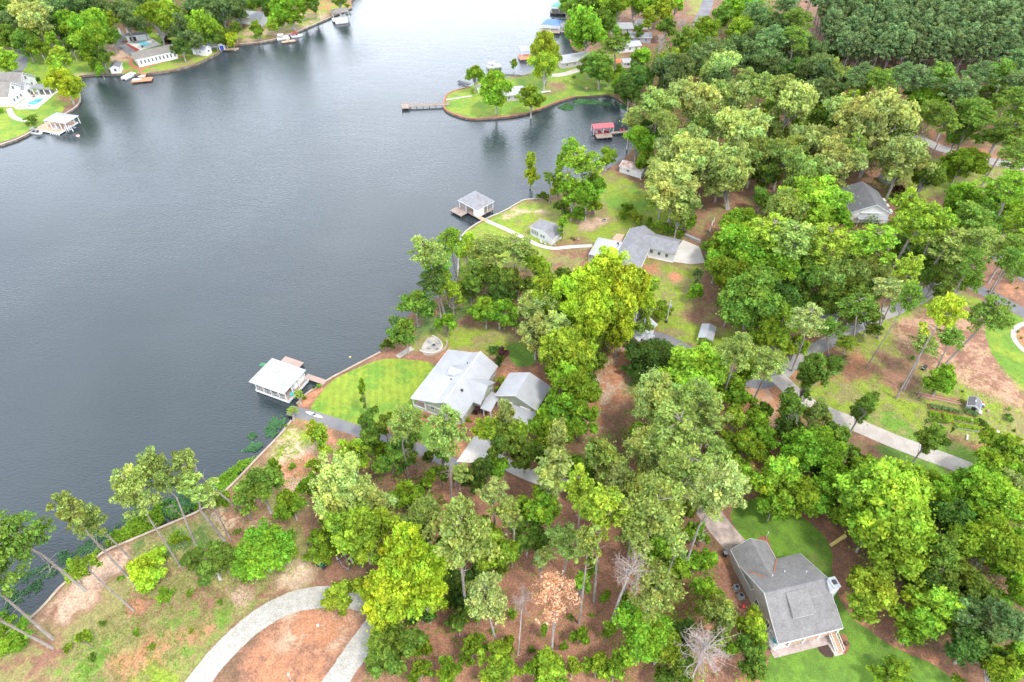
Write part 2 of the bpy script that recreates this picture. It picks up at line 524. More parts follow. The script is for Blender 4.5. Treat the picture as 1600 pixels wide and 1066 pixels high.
SL_A = [(-60, 236), (0, 226.5), (32, 216), (60, 199), (84, 187), (107, 175), (118, 168), (125, 159), (126, 150), (121, 140), (112, 128), (113, 122)]
SL_B = [(125, 119), (140, 117), (172, 116), (205, 117), (232, 115.5), (270, 110), (302, 102), (325, 92), (345, 80.5), (350, 75)]
SL_C = [(360, 71.5), (375, 69), (400, 67), (437, 60), (475, 45), (500, 34), (517, 27), (537, 17), (550, 12), (549, 2), (556, -6), (575, -12), (600, -30), (640, -60)]
left = [(-2500, 150), (-420, 190)] + [tuple(G(-160, 262)[:2])] + [G(*p)[:2] for p in SL_A + SL_B + SL_C] + [(-60, 650), (-60, 1000), (-110, 2500), (-2500, 2500)]

PATCHES = [
 # lot at lower left
 ([(30, 990), (100, 915), (205, 848), (320, 798), (405, 715), (440, 682), (455, 660), (500, 665), (520, 700), (490, 760), (470, 800), (500, 850), (500, 905), (410, 950), (340, 1000), (280, 1080), (-80, 1100)], STRAW, DRY, .62, 3),
 ([(60, 960), (110, 915), (165, 865), (200, 850), (215, 870), (190, 900), (150, 930), (110, 980)], PALE, STRAW, .45, 2),
 ([(420, 700), (450, 665), (500, 668), (490, 715), (440, 735)], YLAWN, SAND, .42, 2),
 ([(430, 730), (500, 705), (500, 760), (470, 790), (430, 760)], PALE, CLAY, .55, 2),
 ([(60, 1070), (130, 1000), (260, 970), (330, 950), (400, 940), (345, 990), (280, 1060)], DRY, LAWN, .42, 3),
 ([(210, 850), (300, 810), (330, 815), (330, 850), (260, 880), (205, 870)], DRY, WEED, .55, 2),
 ([(330, 800), (420, 790), (440, 830), (350, 850)], STRAW, PALE, .4, 2),
 ([(180, 1030), (200, 1015), (290, 985), (330, 985), (300, 1015), (200, 1066)], CLAY, DRY, .4, 2),
 ([(200, 945), (225, 937), (232, 950), (210, 962)], CLAY, STRAW, .3, 1),
 ([(350, 925), (380, 915), (400, 935), (370, 950)], PALE, DRY, .4, 1),
 ([(440, 880), (480, 870), (500, 900), (460, 925), (430, 920)], SAND, PALE, .4, 1.5),
 ([(190, 1075), (235, 1035), (285, 1045), (285, 1080)], YLAWN, DRY, .4, 2),
 ([(375, 1085), (400, 1000), (450, 955), (520, 950), (560, 962), (540, 1010), (500, 1085)], STRAW, CLAY, .6, 2),
 ([(430, 960), (500, 945), (560, 965), (540, 1000), (500, 1015), (440, 1010)], CLAY, PALE, .45, 2.5),
 ([(540, 1085), (600, 990), (640, 1010), (660, 1085)], STRAW, DRY, .5, 2),
 # leafy floor, lower middle
 ([(600, 950), (560, 860), (630, 770), (700, 730), (860, 760), (1000, 850), (1100, 880), (1180, 1085), (560, 1085)], LEAFL, STRAW, .5, 4),
 ([(490, 830), (560, 800), (600, 860), (560, 910), (500, 910)], FLOOR, STRAW, .5, 2),
 ([(880, 690), (940, 560), (985, 535), (1000, 600), (960, 640), (930, 680), (900, 710)], CLAY, PALE, .45, 2.5),
 ([(880, 690), (930, 680), (950, 700), (910, 730), (870, 720)], DRY, FLOOR, .5, 2),
 ([(975, 595), (1015, 590), (1000, 620), (975, 615)], DLAWN, DRY, .4, 2),
 # green house beds
 ([(594, 552), (640, 540), (700, 520), (735, 530), (720, 550), (690, 565), (640, 562), (600, 558)], CLAY, STRAW, .55, 1.0),
 ([(464, 631), (484, 611), (504, 601), (510, 605), (478, 640)], CLAY, STRAW, .4, .6),
 ([(455, 658), (470, 645), (500, 662), (520, 670), (530, 700), (510, 690), (470, 665)], CLAY, DRY, .4, 1),
 ([(720, 520), (800, 520), (830, 540), (760, 560), (700, 545)], DRY, CLAY, .42, 1.5),
 ([(770, 610), (790, 575), (840, 575), (860, 600), (850, 650), (760, 600)], CLAY, STRAW, .5, 1),
 ([(640, 665), (660, 655), (740, 650), (770, 680), (720, 720), (700, 700), (650, 668)], CLAY, STRAW, .5, 1),
 ([(690, 505), (790, 500), (830, 470), (870, 490), (840, 545), (780, 535), (720, 522)], STRAW, FLOOR, .5, 2),
 ([(625, 530), (660, 500), (700, 470), (716, 425), (745, 430), (740, 480), (700, 520), (650, 545)], WEED, STRAW, .42, 2),
 ([(640, 548), (665, 520), (700, 508), (760, 512), (835, 535), (800, 552), (740, 550), (700, 545)], YLAWN, DRY, .5, 1.5),
 # peninsula garden of the white house
 ([(714, 438), (716, 395), (722, 368), (740, 354), (762, 342), (788, 331), (812, 317), (838, 312), (905, 292), (940, 268), (985, 280), (1060, 330), (1062, 372), (1000, 360), (960, 395), (960, 450), (860, 450), (850, 420), (780, 430)], DRY, YLAWN, .62, 2),
 ([(716, 430), (718, 385), (724, 368), (740, 355), (762, 343), (800, 327), (812, 319), (838, 314), (840, 330), (790, 345), (760, 355), (740, 372), (730, 395), (726, 440)], YLAWN, LAWN, .5, 1.5),
 ([(780, 338), (800, 328), (830, 325), (852, 328), (850, 333), (820, 333), (800, 340), (785, 348)], SAND, YLAWN, .35, 1),
 ([(845, 310), (900, 295), (930, 320), (960, 335), (960, 350), (920, 350), (900, 345), (880, 330)], STRAW, DRY, .45, 2),
 ([(900, 350), (935, 338), (955, 345), (945, 355), (915, 360)], PALE, DRY, .4, 1),
 ([(940, 300), (990, 290), (1040, 325), (1045, 335), (980, 330), (945, 325)], LAWN, YLAWN, .45, 2),
 ([(858, 385), (900, 372), (960, 385), (950, 440), (870, 440)], DRY, STRAW, .5, 2),
 ([(1055, 372), (1090, 350), (1125, 320), (1170, 305), (1200, 320), (1170, 345), (1110, 372), (1070, 378)], STRAW, DRY, .45, 2),
 ([(1170, 305), (1220, 300), (1230, 330), (1190, 330)], DLAWN, STRAW, .4, 2),
 ([(1000, 404), (1095, 414), (1090, 470), (1060, 500), (1190, 520), (1195, 545), (1130, 560), (1060, 530), (1020, 510), (1000, 470), (985, 430)], DRY, YLAWN, .52, 2),
 ([(1000, 410), (1030, 412), (1025, 425), (1005, 428)], CLAY, DRY, .45, 1),
 ([(1048, 428), (1066, 428), (1066, 440), (1052, 440)], (.62, .20, .12), DRY, .2, .6),
 ([(1090, 470), (1180, 505), (1230, 520), (1190, 530), (1100, 500)], STRAW, DRY, .4, 2),
 ([(1120, 340), (1160, 335), (1150, 350)], LAWN, STRAW, .5, 2),
 # far garden behind the grey gabled house
 ([(1410, 270), (1450, 245), (1520, 260), (1600, 268), (1600, 300), (1500, 290), (1450, 310), (1410, 320)], YLAWN, DRY, .45, 3),
 ([(1455, 212), (1520, 225), (1600, 245), (1600, 232), (1480, 190), (1450, 190)], DRY, STRAW, .5, 3),
 ([(1440, 218), (1500, 240), (1610, 262), (1610, 250), (1500, 225)], CLAY, STRAW, .5, 2),
 ([(1380, 360), (1420, 330), (1520, 330), (1560, 380), (1500, 420), (1400, 440)], WEED, YLAWN, .5, 4),
 ([(1305, 140), (1330, 138), (1330, 160), (1310, 162)], DRY, CLAY, .5, 2),
 # right side yard
 ([(1230, 600), (1290, 560), (1390, 480), (1490, 440), (1540, 480), (1600, 500), (1620, 780), (1540, 740), (1400, 685), (1290, 645)], DRY, YLAWN, .5, 3),
 ([(1240, 565), (1300, 540), (1330, 560), (1290, 600), (1235, 590)], CLAY, STRAW, .5, 2),
 ([(1395, 510), (1440, 485), (1500, 470), (1545, 520), (1570, 580), (1620, 640), (1560, 640), (1520, 620), (1490, 590), (1440, 575), (1400, 545)], STRAW, (.40, .24, .15), .5, 2.5),
 ([(1330, 500), (1385, 520), (1400, 545), (1370, 570), (1340, 540)], YLAWN, DRY, .45, 2),
 ([(1310, 560), (1335, 545), (1375, 575), (1360, 590), (1320, 600)], CLAY, STRAW, .6, 1.5),
 ([(1370, 550), (1430, 560), (1440, 600), (1400, 620), (1380, 600)], FLOOR, STRAW, .5, 2),
 ([(1440, 610), (1500, 600), (1560, 620), (1570, 690), (1500, 690), (1450, 670)], YLAWN, DRY, .5, 1.5),
 ([(1445, 672), (1480, 680), (1545, 700), (1550, 712), (1500, 692), (1450, 680)], CLAY, STRAW, .5, .7),
 ([(1433, 612), (1505, 622), (1510, 632), (1440, 622)], STRAW, CLAY, .5, .7),
 ([(1330, 645), (1400, 640), (1450, 685), (1500, 695), (1550, 718), (1600, 760), (1600, 780), (1530, 733), (1400, 680)], LAWN, DRY, .36, 1.5),
 ([(1345, 690), (1400, 700), (1520, 745), (1545, 775), (1500, 775), (1440, 735), (1400, 718)], DLAWN, LAWN, .45, 1.5),
 ([(1450, 745), (1485, 755), (1500, 780), (1460, 790)], STRAW, FLOOR, .4, 1.5),
 ([(1500, 395), (1545, 425), (1570, 440), (1620, 450), (1620, 480), (1560, 458), (1520, 440)], CLAY, STRAW, .5, 2),
 ([(1560, 395), (1620, 410), (1620, 425), (1575, 405)], CLAY, STRAW, .5, 2),
 ([(1590, 508), (1620, 505), (1620, 560), (1590, 535)], STRAW, CLAY, .5, .8),
 # woods floor by the grey house
 ([(1110, 870), (1140, 870), (1210, 960), (1230, 1010), (1200, 1090), (1120, 1090), (1100, 950)], CLAY, STRAW, .6, 2),
 ([(1160, 770), (1230, 785), (1290, 815), (1322, 850), (1320, 910), (1335, 945), (1400, 995), (1480, 1030), (1560, 1090), (1480, 1090), (1400, 1020), (1330, 980), (1300, 920), (1300, 860), (1260, 820), (1180, 785)], CLAY, STRAW, .62, 1),
 ([(1150, 600), (1215, 600), (1240, 650), (1200, 760), (1150, 740), (1130, 640)], CLAY, STRAW, .5, 3),
 # left bank
 ([(-60, 232), (60, 197), (126, 150), (112, 120), (232, 113), (350, 78), (340, 60), (230, 50), (170, 60), (70, 65), (-60, 120)], LAWN, YLAWN, .45, 2),
 ([(85, 130), (126, 150), (122, 160), (95, 158)], CLAY, STRAW, .5, 1),
 ([(150, 65), (215, 65), (215, 92), (180, 100)], PALE, STRAW, .4, 1.5),
 ([(110, 118), (172, 114), (172, 117), (113, 124)], SAND, PALE, .4, .8),
 ([(400, 66), (475, 44), (517, 26), (500, 10), (430, 20), (350, 60)], YLAWN, PALE, .5, 2),
 ([(470, 5), (548, 0), (548, 12), (520, 18), (490, 22)], CLAY, YLAWN, .5, 1.5),
 # the point with the pier
 ([(694, 171), (697, 148), (740, 128), (820, 117), (912, 85), (965, 80), (965, 150), (900, 150), (832, 175), (735, 186)], YLAWN, LAWN, .5, 2),
 ([(855, 128), (880, 125), (890, 140), (860, 150)], DRY, STRAW, .4, 2),
 ([(922, 126), (942, 126), (942, 132), (922, 132)], CLAY, STRAW, .4, .8),
 ([(1080, -10), (1100, -10), (1100, 20), (1080, 30)], YLAWN, DRY, .5, 2),
]
gsheet = sheet("ground", [main, left], LZ, M_ground, zones, (FLOOR, STRAW, .5), PATCHES)
# shore bank: the edge of the land below its sheet
def bank(name, pts, z0=-1.2, z1=LZ):
    mb = MB()
    n = len(pts)
    mb.add([(p[0], p[1], z1) for p in pts] + [(p[0], p[1], z0) for p in pts], [(i, i + 1, n + i + 1, n + i) for i in range(n - 1)])
    return struct(mb.build(name, M_soil))
bank("bank", main[:len(SH_A + SH_RAMP + SH_B + SH_C + SH_D + SH_E + SH_F + SH_G) + 2])
bank("bank", left)
wmb = MB().add([(-3000, -800, 0), (3000, -800, 0), (3000, 3000, 0), (-3000, 3000, 0)], [(0, 1, 2, 3)])
struct(wmb.build("water", M_water))
struct(MB().add([(-3000, -800, -1.3), (3000, -800, -1.3), (3000, 3000, -1.3), (-3000, 3000, -1.3)], [(0, 1, 2, 3)]).build("lake_bed", M_soil))

def wobble(pts, amp, step=1.5):
    q = resample(chaikin(pts, 2), step, True)
    out = []
    for p in q:
        out.append((p.x + amp * float(nz(p.x, p.y, .7, 1.1)), p.y + amp * float(nz(p.x, p.y, .7, 4.2))))
    return out
def lawn(name, px, base, patches=(), z=.008, mat=None, amp=.35, raw=False):
    pts = [G(*p)[:2] for p in px]
    y = sum(p[1] for p in pts) / len(pts)
    st = 1.1 if y < 150 else 2.4
    w = pts if raw else wobble(pts, amp, st * 1.2)
    return sheet(name, [w], LZ + z, mat or M_lawn, lambda a, b: [(-500, 500, 0, 600, st)] , base, patches)
lawn("lawn", [(481, 641), (496, 622), (512, 599), (549, 579), (596, 560), (630, 561), (692, 568), (655, 622), (664, 640), (645, 668), (560, 667), (500, 650)], (LAWN, YLAWN, .58), mat=M_lawn_striped, amp=.2)
lawn("lawn", [(788, 542), (812, 534), (836, 548), (838, 570), (815, 576), (796, 562)], (DLAWN, LAWN, .5))
lawn("lawn", [(646, 660), (664, 655), (700, 690), (682, 705), (650, 690)], (LAWN, DLAWN, .5))
lawn("lawn", [(1132, 800), (1172, 775), (1235, 797), (1280, 828), (1302, 862), (1301, 905), (1318, 950), (1345, 978), (1400, 1014), (1470, 1044), (1540, 1100), (1180, 1100), (1195, 1040), (1215, 1015), (1192, 930), (1180, 870), (1165, 845)], (DLAWN, LAWN, .52), [([(1270, 850), (1295, 860), (1298, 900), (1270, 880)], (.16, .15, .05), DLAWN, .4, 2)])
lawn("lawn", [(1512, 462), (1548, 476), (1608, 500), (1582, 512), (1578, 530), (1608, 560), (1625, 610), (1590, 600), (1556, 565), (1540, 530), (1540, 500)], (LAWN, YLAWN, .45))
lawn("lawn", [(-55, 231), (0, 223), (31, 213), (58, 197), (104, 173), (95, 160), (60, 155), (20, 158), (-40, 175)], (LAWN, YLAWN, .55))
lawn("lawn", [(232, 113.5), (270, 108), (302, 100), (325, 90), (344, 80), (335, 82), (300, 92), (260, 100), (228, 108)], (YLAWN, DRY, .5), amp=.1)

def strip(name, px, width, mat, z=.014, smooth=2, kerb=None, world=False):
    pts = [Vector(p[:2]) for p in (px if world else [G(*p) for p in px])]
    if smooth: pts = chaikin(pts, smooth, closed=False)
    pts = resample(pts, .8 if mat is M_gravel else 1.6, False)
    rag = .07 if mat is M_gravel else .05 if mat in (M_asph_road, M_claym) else .018
    L = []; Rr = []
    for i, p in enumerate(pts):
        d = (pts[min(i + 1, len(pts) - 1)] - pts[max(i - 1, 0)]).normalized()
        nrm = Vector((-d.y, d.x)); w = width / 2
        L.append(p + nrm * w * (1 + rag * float(nz(p.x, p.y, 1.9)))); Rr.append(p - nrm * w * (1 + rag * float(nz(p.x, p.y, 2.3, 3))))
    mb = MB(); n = len(pts)
    mb.add([(p.x, p.y, LZ + z) for p in L] + [(p.x, p.y, LZ + z) for p in Rr], [(n + i, n + i + 1, i + 1, i) for i in range(n - 1)])
    o = struct(mb.build(name, mat))
    return o
def patch(name, px, mat, z=.02, t=None):
    pts = [G(*p)[:2] for p in px]
    mb = MB()
    if t: mb.prism(pts, LZ - .05, LZ + t)
    else: mb.add([(p[0], p[1], LZ + z) for p in pts], [tuple(range(len(pts)))])
    o = mb.build(name, mat)
    if not t:
        if o.data.polygons[0].normal.z < 0: o.data.flip_normals()
    return struct(o)
strip("gravel_driveway", [(296, 1090), (312, 1062), (350, 1015), (405, 965), (460, 938), (515, 931), (560, 934), (592, 948), (592, 972), (562, 1010), (524, 1066), (505, 1095)], 4.2, M_gravel)
strip("driveway", [(452, 641), (500, 654), (556, 672), (610, 690), (660, 703), (715, 728)], 3.0, M_asph, .010)
patch("driveway", [(713, 722), (742, 680), (790, 640), (838, 660), (800, 700), (770, 725)], M_conc_w, .016)
strip("driveway", [(765, 712), (835, 748), (900, 762), (960, 752)], 3, M_conc_w, .020)
strip("driveway", [(1005, 524), (1035, 527), (1068, 543), (1110, 570), (1160, 595), (1195, 602), (1228, 578)], 3.6, M_asph, .012)
strip("road", [(1222, 583), (1245, 562), (1290, 537), (1330, 515), (1365, 497), (1405, 482), (1440, 465), (1480, 437), (1512, 415)], 3.8, M_asph_road, .016)
strip("road", [(1490, 425), (1519, 447), (1558, 466), (1600, 489), (1640, 510)], 4.2, M_asph, .020)
strip("road", [(1548, 396), (1575, 412), (1605, 436), (1640, 460)], 4.2, M_asph, .020)
strip("concrete_driveway", [(1212, 586), (1236, 610), (1262, 632), (1297, 648), (1328, 660), (1368, 677), (1400, 691), (1499, 727), (1530, 741), (1600, 775), (1640, 795)], 4.4, M_conc, .024)
strip("dirt_driveway", [(1182, 606), (1190, 625), (1200, 645), (1215, 665)], 5.5, plain("pale_dirt", PALE, .95, CLAY, .5, .8, 1.15, 4), .008)
strip("driveway", [(1084, 770), (1110, 804), (1133, 834), (1158, 862)], 4.9, M_conc_old, .020, 1)
strip("road", [(1112, -20), (1106, 4), (1099, 22), (1090, 42)], 6, M_asph, .014)
strip("road", [(1430, 212), (1455, 226), (1487, 238), (1545, 252), (1600, 261), (1660, 268)], 5.5, M_asph_road, .014)
strip("road", [(1300, 158), (1325, 166), (1345, 180)], 4.5, M_asph_road, .014)
strip("road", [(28, 60), (33, 95), (26, 111), (8, 119), (-40, 126)], 6.2, M_asph, .014)
strip("driveway", [(184, 48), (187, 60), (194, 75), (212, 86)], 4.5, M_asph, .022)
strip("footpath", [(218, 114), (222, 107.5), (240, 101), (262, 95), (290, 88)], 1.6, M_brickred, .030)
strip("footpath", [(222, 107), (206, 104), (203, 97), (208, 91)], 1.6, M_brickred, .034)
strip("footpath", [(222, 107), (200, 110), (190, 112)], 1.3, M_brickred, .038)
strip("footpath", [(758, 344), (797, 361), (821, 373), (842, 384), (865, 389), (888, 386), (926, 384)], 1.5, M_conc_w, .022)
strip("footpath", [(697, 156), (716, 153), (738, 150)], 1.2, M_conc, .022)
strip("footpath", [(860, 118), (880, 117), (895, 112), (912, 107)], 3.5, M_conc, .022)
strip("footpath", [(14, 170), (18, 180), (26, 186), (42, 189)], 2.0, M_conc_w, .022)
strip("kerb", [(1612, 503), (1592, 508), (1583, 518), (1584, 530), (1594, 543), (1612, 558)], 1.3, M_conc, .03)
strip("footpath", [(627, 675), (640, 668), (655, 659)], 1.2, M_conc, .026, 1)
strip("footpath", [(621, 558), (633, 550), (645, 544)], 1.5, M_conc, .026, 1)
patch("concrete_apron", [(1067, 375), (1093, 386), (1102, 411), (1080, 413), (1050, 409), (1053, 395)], M_conc_w, .026)
patch("footpath", [(1011, 402), (1016, 399), (1050, 406), (1052, 411)], M_conc_w, .022)

def seawall(label, px, capmat=M_cap, w=.38):
    pts = resample(chaikin([G(*p)[:2] for p in px], 1, closed=False), 2.5, False)
    o = thing("seawall", label, "seawall", (pts[0].x, pts[0].y, 0))
    org = pts[0]
    for nm, a, z0, z1, mat in (("wall_face", w * .7, -1.25, LZ + .06, M_seaw), ("cap", w * 1.25, LZ + .06, LZ + .2, capmat)):
        mb = MB(); vs = []
        for i, p in enumerate(pts):
            d = (pts[min(i + 1, len(pts) - 1)] - pts[max(i - 1, 0)]).normalized(); nn = Vector((-d.y, d.x)) * a / 2; q = p - org
            vs += [(q.x + nn.x, q.y + nn.y, z0), (q.x - nn.x, q.y - nn.y, z0), (q.x - nn.x, q.y - nn.y, z1), (q.x + nn.x, q.y + nn.y, z1)]
        fs = []
        for i in range(len(pts) - 1):
            for k in range(4): fs.append((4 * i + k, 4 * i + (k + 1) % 4, 4 * i + 4 + (k + 1) % 4, 4 * i + 4 + k))
        fs += [(0, 1, 2, 3), (len(vs) - 1, len(vs) - 2, len(vs) - 3, len(vs) - 4)]
        mb.add(vs, fs).build(nm, mat, o)
seawall("tan capped seawall along the bare lot with leaning pines at lower left", SH_A[1:])
seawall("tan seawall below the striped lawn of the sage green house", SH_B)
seawall("pale thin seawall curving round the lawn of the white house", SH_D, M_conc)
seawall("brown seawall around the grassy point with the long pier", SH_F[1:], M_brickred)
seawall("pale seawall below the lawn of the white house with a teal pool", SL_A[1:-2], M_conc)
seawall("dark seawall in front of the long white building", SL_B, M_seaw)
seawall("pale seawall of the far left bank behind the boat dock", SL_C[1:9], M_conc)
patch("footpath", [(400, 30), (422, 26), (424, 36), (410, 42), (398, 40)], M_conc_w, .02)
# ---------------------------------------------------------------- trees
def leaf_mesh(name, mat, P, N, S, C):
    """diamond leaf cards: centres P, normals N, half sizes S, colours C"""
    n = len(P)
    N = N / (np.linalg.norm(N, axis=1, keepdims=True) + 1e-9)
    r = rng.normal(size=(n, 3))
    A = np.cross(N, r); A /= np.linalg.norm(A, axis=1, keepdims=True) + 1e-9
    B = np.cross(N, A)
    S = S[:, None]
    asp = rng.uniform(.55, .9, (n, 1))
    fold = N * S * .25
    V = np.stack([P - A * S, P - B * S * asp - fold, P + A * S, P + B * S * asp - fold], 1).reshape(-1, 3)
    me = bpy.data.meshes.new(name)
    me.vertices.add(4 * n); me.vertices.foreach_set("co", V.astype(np.float32).ravel())
    me.loops.add(4 * n); me.loops.foreach_set("vertex_index", np.arange(4 * n, dtype=np.int32))
    me.polygons.add(n); me.polygons.foreach_set("loop_start", np.arange(0, 4 * n, 4, dtype=np.int32))
    me.polygons.foreach_set("loop_total", np.full(n, 4, np.int32))
    me.update(calc_edges=True)
    at = me.attributes.new("leaf", 'FLOAT_COLOR', 'POINT')
    cc = np.concatenate([C, np.ones((n, 1))], 1)
    at.data.foreach_set("color", np.repeat(cc, 4, 0).astype(np.float32).ravel())
    me.materials.append(mat)
    me.validate()
    return me
def rdir(n, up=0.0):
    d = rng.normal(size=(n, 3)); d[:, 2] += up
    return d / np.linalg.norm(d, axis=1, keepdims=True)
def crown_leaves(centers, radii, per, size, flat=.8, up=.45, ccol=None, loose=.85):
    Ps = []; Ns = []; Ss = []; Cs = []
    for i, (c, r) in enumerate(zip(centers, radii)):
        m = max(6, int(per * (r / np.mean(radii)) ** 2))
        d = rdir(m, up)
        k = rng.uniform(.55, 1.08, (m, 1)) ** .6
        # sub-clumps: modulate radius so that the outline of the clump is broken
        mod = 1 + .22 * np.sin(d[:, :1] * 6 + i) * np.sin(d[:, 1:2] * 5 + 2 * i) + .15 * np.sin(d[:, 2:] * 9 + i)
        p = c + d * np.array([r, r, r * flat]) * k * mod
        Ps.append(p); Ns.append(d * loose + rng.normal(size=(m, 3)) * .55)
        Ss.append(size * np.clip(np.exp(rng.normal(-.08, .38, m)), .35, 2.2))
        cb = ccol[i] if ccol is not None else np.ones(3)
        Cs.append(cb * rng.uniform(.55, 1.45, (m, 1)) * rng.normal(1, .06, (m, 3)))  # wide random leaf brightness puts a light-and-shade speckle into the crown colour
    return np.concatenate(Ps), np.concatenate(Ns), np.concatenate(Ss), np.clip(np.concatenate(Cs), .2, 2)
def tone(n, s=.2):                              # clump-to-clump differences of leaf colour, random in brightness and hue
    v = rng.normal(1, s, (n, 1)); h = rng.normal(0, .05, (n, 1))
    return np.concatenate([v * (1 + h), v, v * (1 - h)], 1)
PROTO = {}
def trunk_mesh(name, mat, pts, rads, limbs, sides=7):
    mb = MB(); mb.tube(pts, rads, sides)
    for lp, lr in limbs: mb.tube(lp, lr, 4)
    me = bpy.data.meshes.new(name); me.from_pydata(mb.v, [], mb.f); me.materials.append(mat); me.shade_smooth()
    return me
def limb(a, b, r, bend=.15):
    a = np.array(a); b = np.array(b); L = np.linalg.norm(b - a)
    m = (a + b) / 2 + rng.normal(0, 1, 3) * L * bend * .5 + np.array([0, 0, L * .08])
    return [a, m, b], [r, r * .6, r * .25]
def broad(rad, hc, semi, dens, lsize, nc, bark, trunk_r, gap=.0):
    nl = 5 if rad < 3.5 else 8 if rad < 6 else 13         # a crown is a handful of boughs, each a mass of leaf clumps
    ld = rdir(nl, .25)
    lc = ld * rng.uniform(.38, .68, (nl, 1)) * np.array([rad, rad, semi])
    lc[0] = (0, 0, semi * .35)
    lr = rng.uniform(.30, .50, nl) * rad
    lt = tone(nl, .10)
    c = []; cc = []
    for i in range(nl):
        m = int(nc / nl * rng.uniform(.7, 1.3)) + 2
        dd = rdir(m, .35)
        c.append(lc[i] + dd * rng.uniform(.45, 1.05, (m, 1)) * lr[i] * np.array([1, 1, .8 * semi / rad if semi > rad else .85]))
        cc.append(tone(m, .15) * lt[i])
    c = np.concatenate(c); cc = np.concatenate(cc); nc = len(c)
    c[:, 2] += hc
    rr = rng.uniform(.09, .20, nc) * rad * (1 - gap * .3)
    P, N, S, C = crown_leaves(c, rr, dens / nc, lsize, .78, .5, cc)
    # stray outer leaves and a thin inner fill
    k = int(dens * .10); q = rng.integers(nc, size=k)
    P2 = c[q] + rng.normal(0, .13, (k, 3)) * rad
    P = np.concatenate([P, P2]); N = np.concatenate([N, rng.normal(size=(k, 3)) + np.array([0, 0, .6])]); S = np.concatenate([S, lsize * rng.uniform(.6, 1.1, k)])
    C = np.concatenate([C, cc[q] * rng.uniform(.7, 1.2, (k, 1))])
    me = leaf_mesh("crown", M_leaf, P, N, S, C)
    lim = []
    fork = hc - semi * .65
    for i in range(nl):
        lim.append(limb((0, 0, rng.uniform(.6, 1.0) * fork + .2), lc[i] + np.array([0, 0, hc]), trunk_r * .6))
    for k in rng.choice(nc, min(nc, 22), replace=False):
        t0 = rng.uniform(.55, 1.0) * fork + .2
        lim.append(limb((0, 0, t0), c[k] * np.array([.95, .95, 1]), trunk_r * .45))
    lean = rng.normal(0, .25, 2)
    tm = trunk_mesh("trunk", bark, [(0, 0, -.3), (lean[0] * .3, lean[1] * .3, fork * .5), (lean[0] * .6, lean[1] * .6, fork), (0, 0, hc + semi * .45)],
                    [trunk_r * 1.35, trunk_r, trunk_r * .8, trunk_r * .2], lim)
    return dict(rad=rad, hc=hc, trunk=tm, crown=me)
def make_pine(rad, hc, semi, dens, lsize, nc, sparse=False):
    d = rdir(nc, .25)
    shell = rng.uniform(.30, 1.12, (nc, 1))
    c = d * shell * np.array([rad, rad, semi]) * .85
    taper = np.clip(1 - (c[:, 2:] / semi) * .35, .55, 1.3)
    c[:, :2] *= taper
    c[:, 2] += hc
    rr = rng.uniform(.16, .27, nc) * rad
    P, N, S, C = crown_leaves(c, rr, dens / nc, lsize, .62, .55, tone(nc, .13), .6)
    me = leaf_mesh("crown", M_needle, P, N, S, C)
    lim = []
    for k in range(nc):
        if k % 2 == 0:
            z0 = max(hc - semi * 1.05, c[k][2] - rng.uniform(.2, 1.2))
            lim.append(limb((0, 0, z0), c[k], .11, .1))
    for k in range(9):                            # a few dead stubs below the crown
        a = rng.uniform(0, 6.28); z0 = hc - semi - rng.uniform(.3, 6.5); L = rng.uniform(.5, 1.9)
        lim.append(limb((0, 0, z0), (L * math.cos(a), L * math.sin(a), z0 + .2), .06))
    b1 = rng.normal(0, .35, 2)
    tm = trunk_mesh("trunk", M_bark, [(0, 0, -.3), (b1[0] * .5, b1[1] * .5, hc * .33), (b1[0], b1[1], hc * .66), (0, 0, hc - semi * .4), (0, 0, hc + semi * .75)],
                    [.25, .19, .155, .12, .04], lim, 8)
    return dict(rad=rad, hc=hc, trunk=tm, crown=me)
def dead(rad, hc, n1, needles):
    lim = []; tips = []
    top = hc + rad * .9
    for k in range(n1):
        z0 = hc - rad * .8 + rng.uniform(0, 1.5 * rad)
        a = rng.uniform(0, 6.28); L = rad * rng.uniform(.6, 1) * (1.15 - .5 * (z0 - hc + rad) / (2 * rad))
        e = np.array([L * math.cos(a), L * math.sin(a), z0 + L * rng.uniform(.15, .6)])
        pts, rr = limb((0, 0, z0), e, .09); lim.append((pts, rr)); 
        for j in range(7):
            t = rng.uniform(.3, 1); q = np.array([0, 0, z0]) * (1 - t) + e * t
            e2 = q + rng.normal(0, .4, 3) * L * .55 + np.array([0, 0, .2]); tips.append((q, e2))
    mb = MB()
    for q, e2 in tips:
        mb.tube([q, (q + e2) / 2 + rng.normal(0, .06, 3), e2], [.035, .022, .01], 3)
        for j in range(3):
            t = rng.uniform(.3, 1); s0 = q * (1 - t) + e2 * t
            mb.tube([s0, s0 + rng.normal(0, .35, 3)], [.018, .008], 3)
    tw = bpy.data.meshes.new("twigs"); tw.from_pydata(mb.v, [], mb.f); tw.materials.append(M_bark_dead)
    tm = trunk_mesh("trunk", M_bark_pale, [(0, 0, -.3), (.1, .1, hc * .5), (0, 0, hc), (0, 0, top)], [.22, .18, .12, .03], lim, 7)
    return dict(rad=rad, hc=hc, trunk=tm, crown=tw)
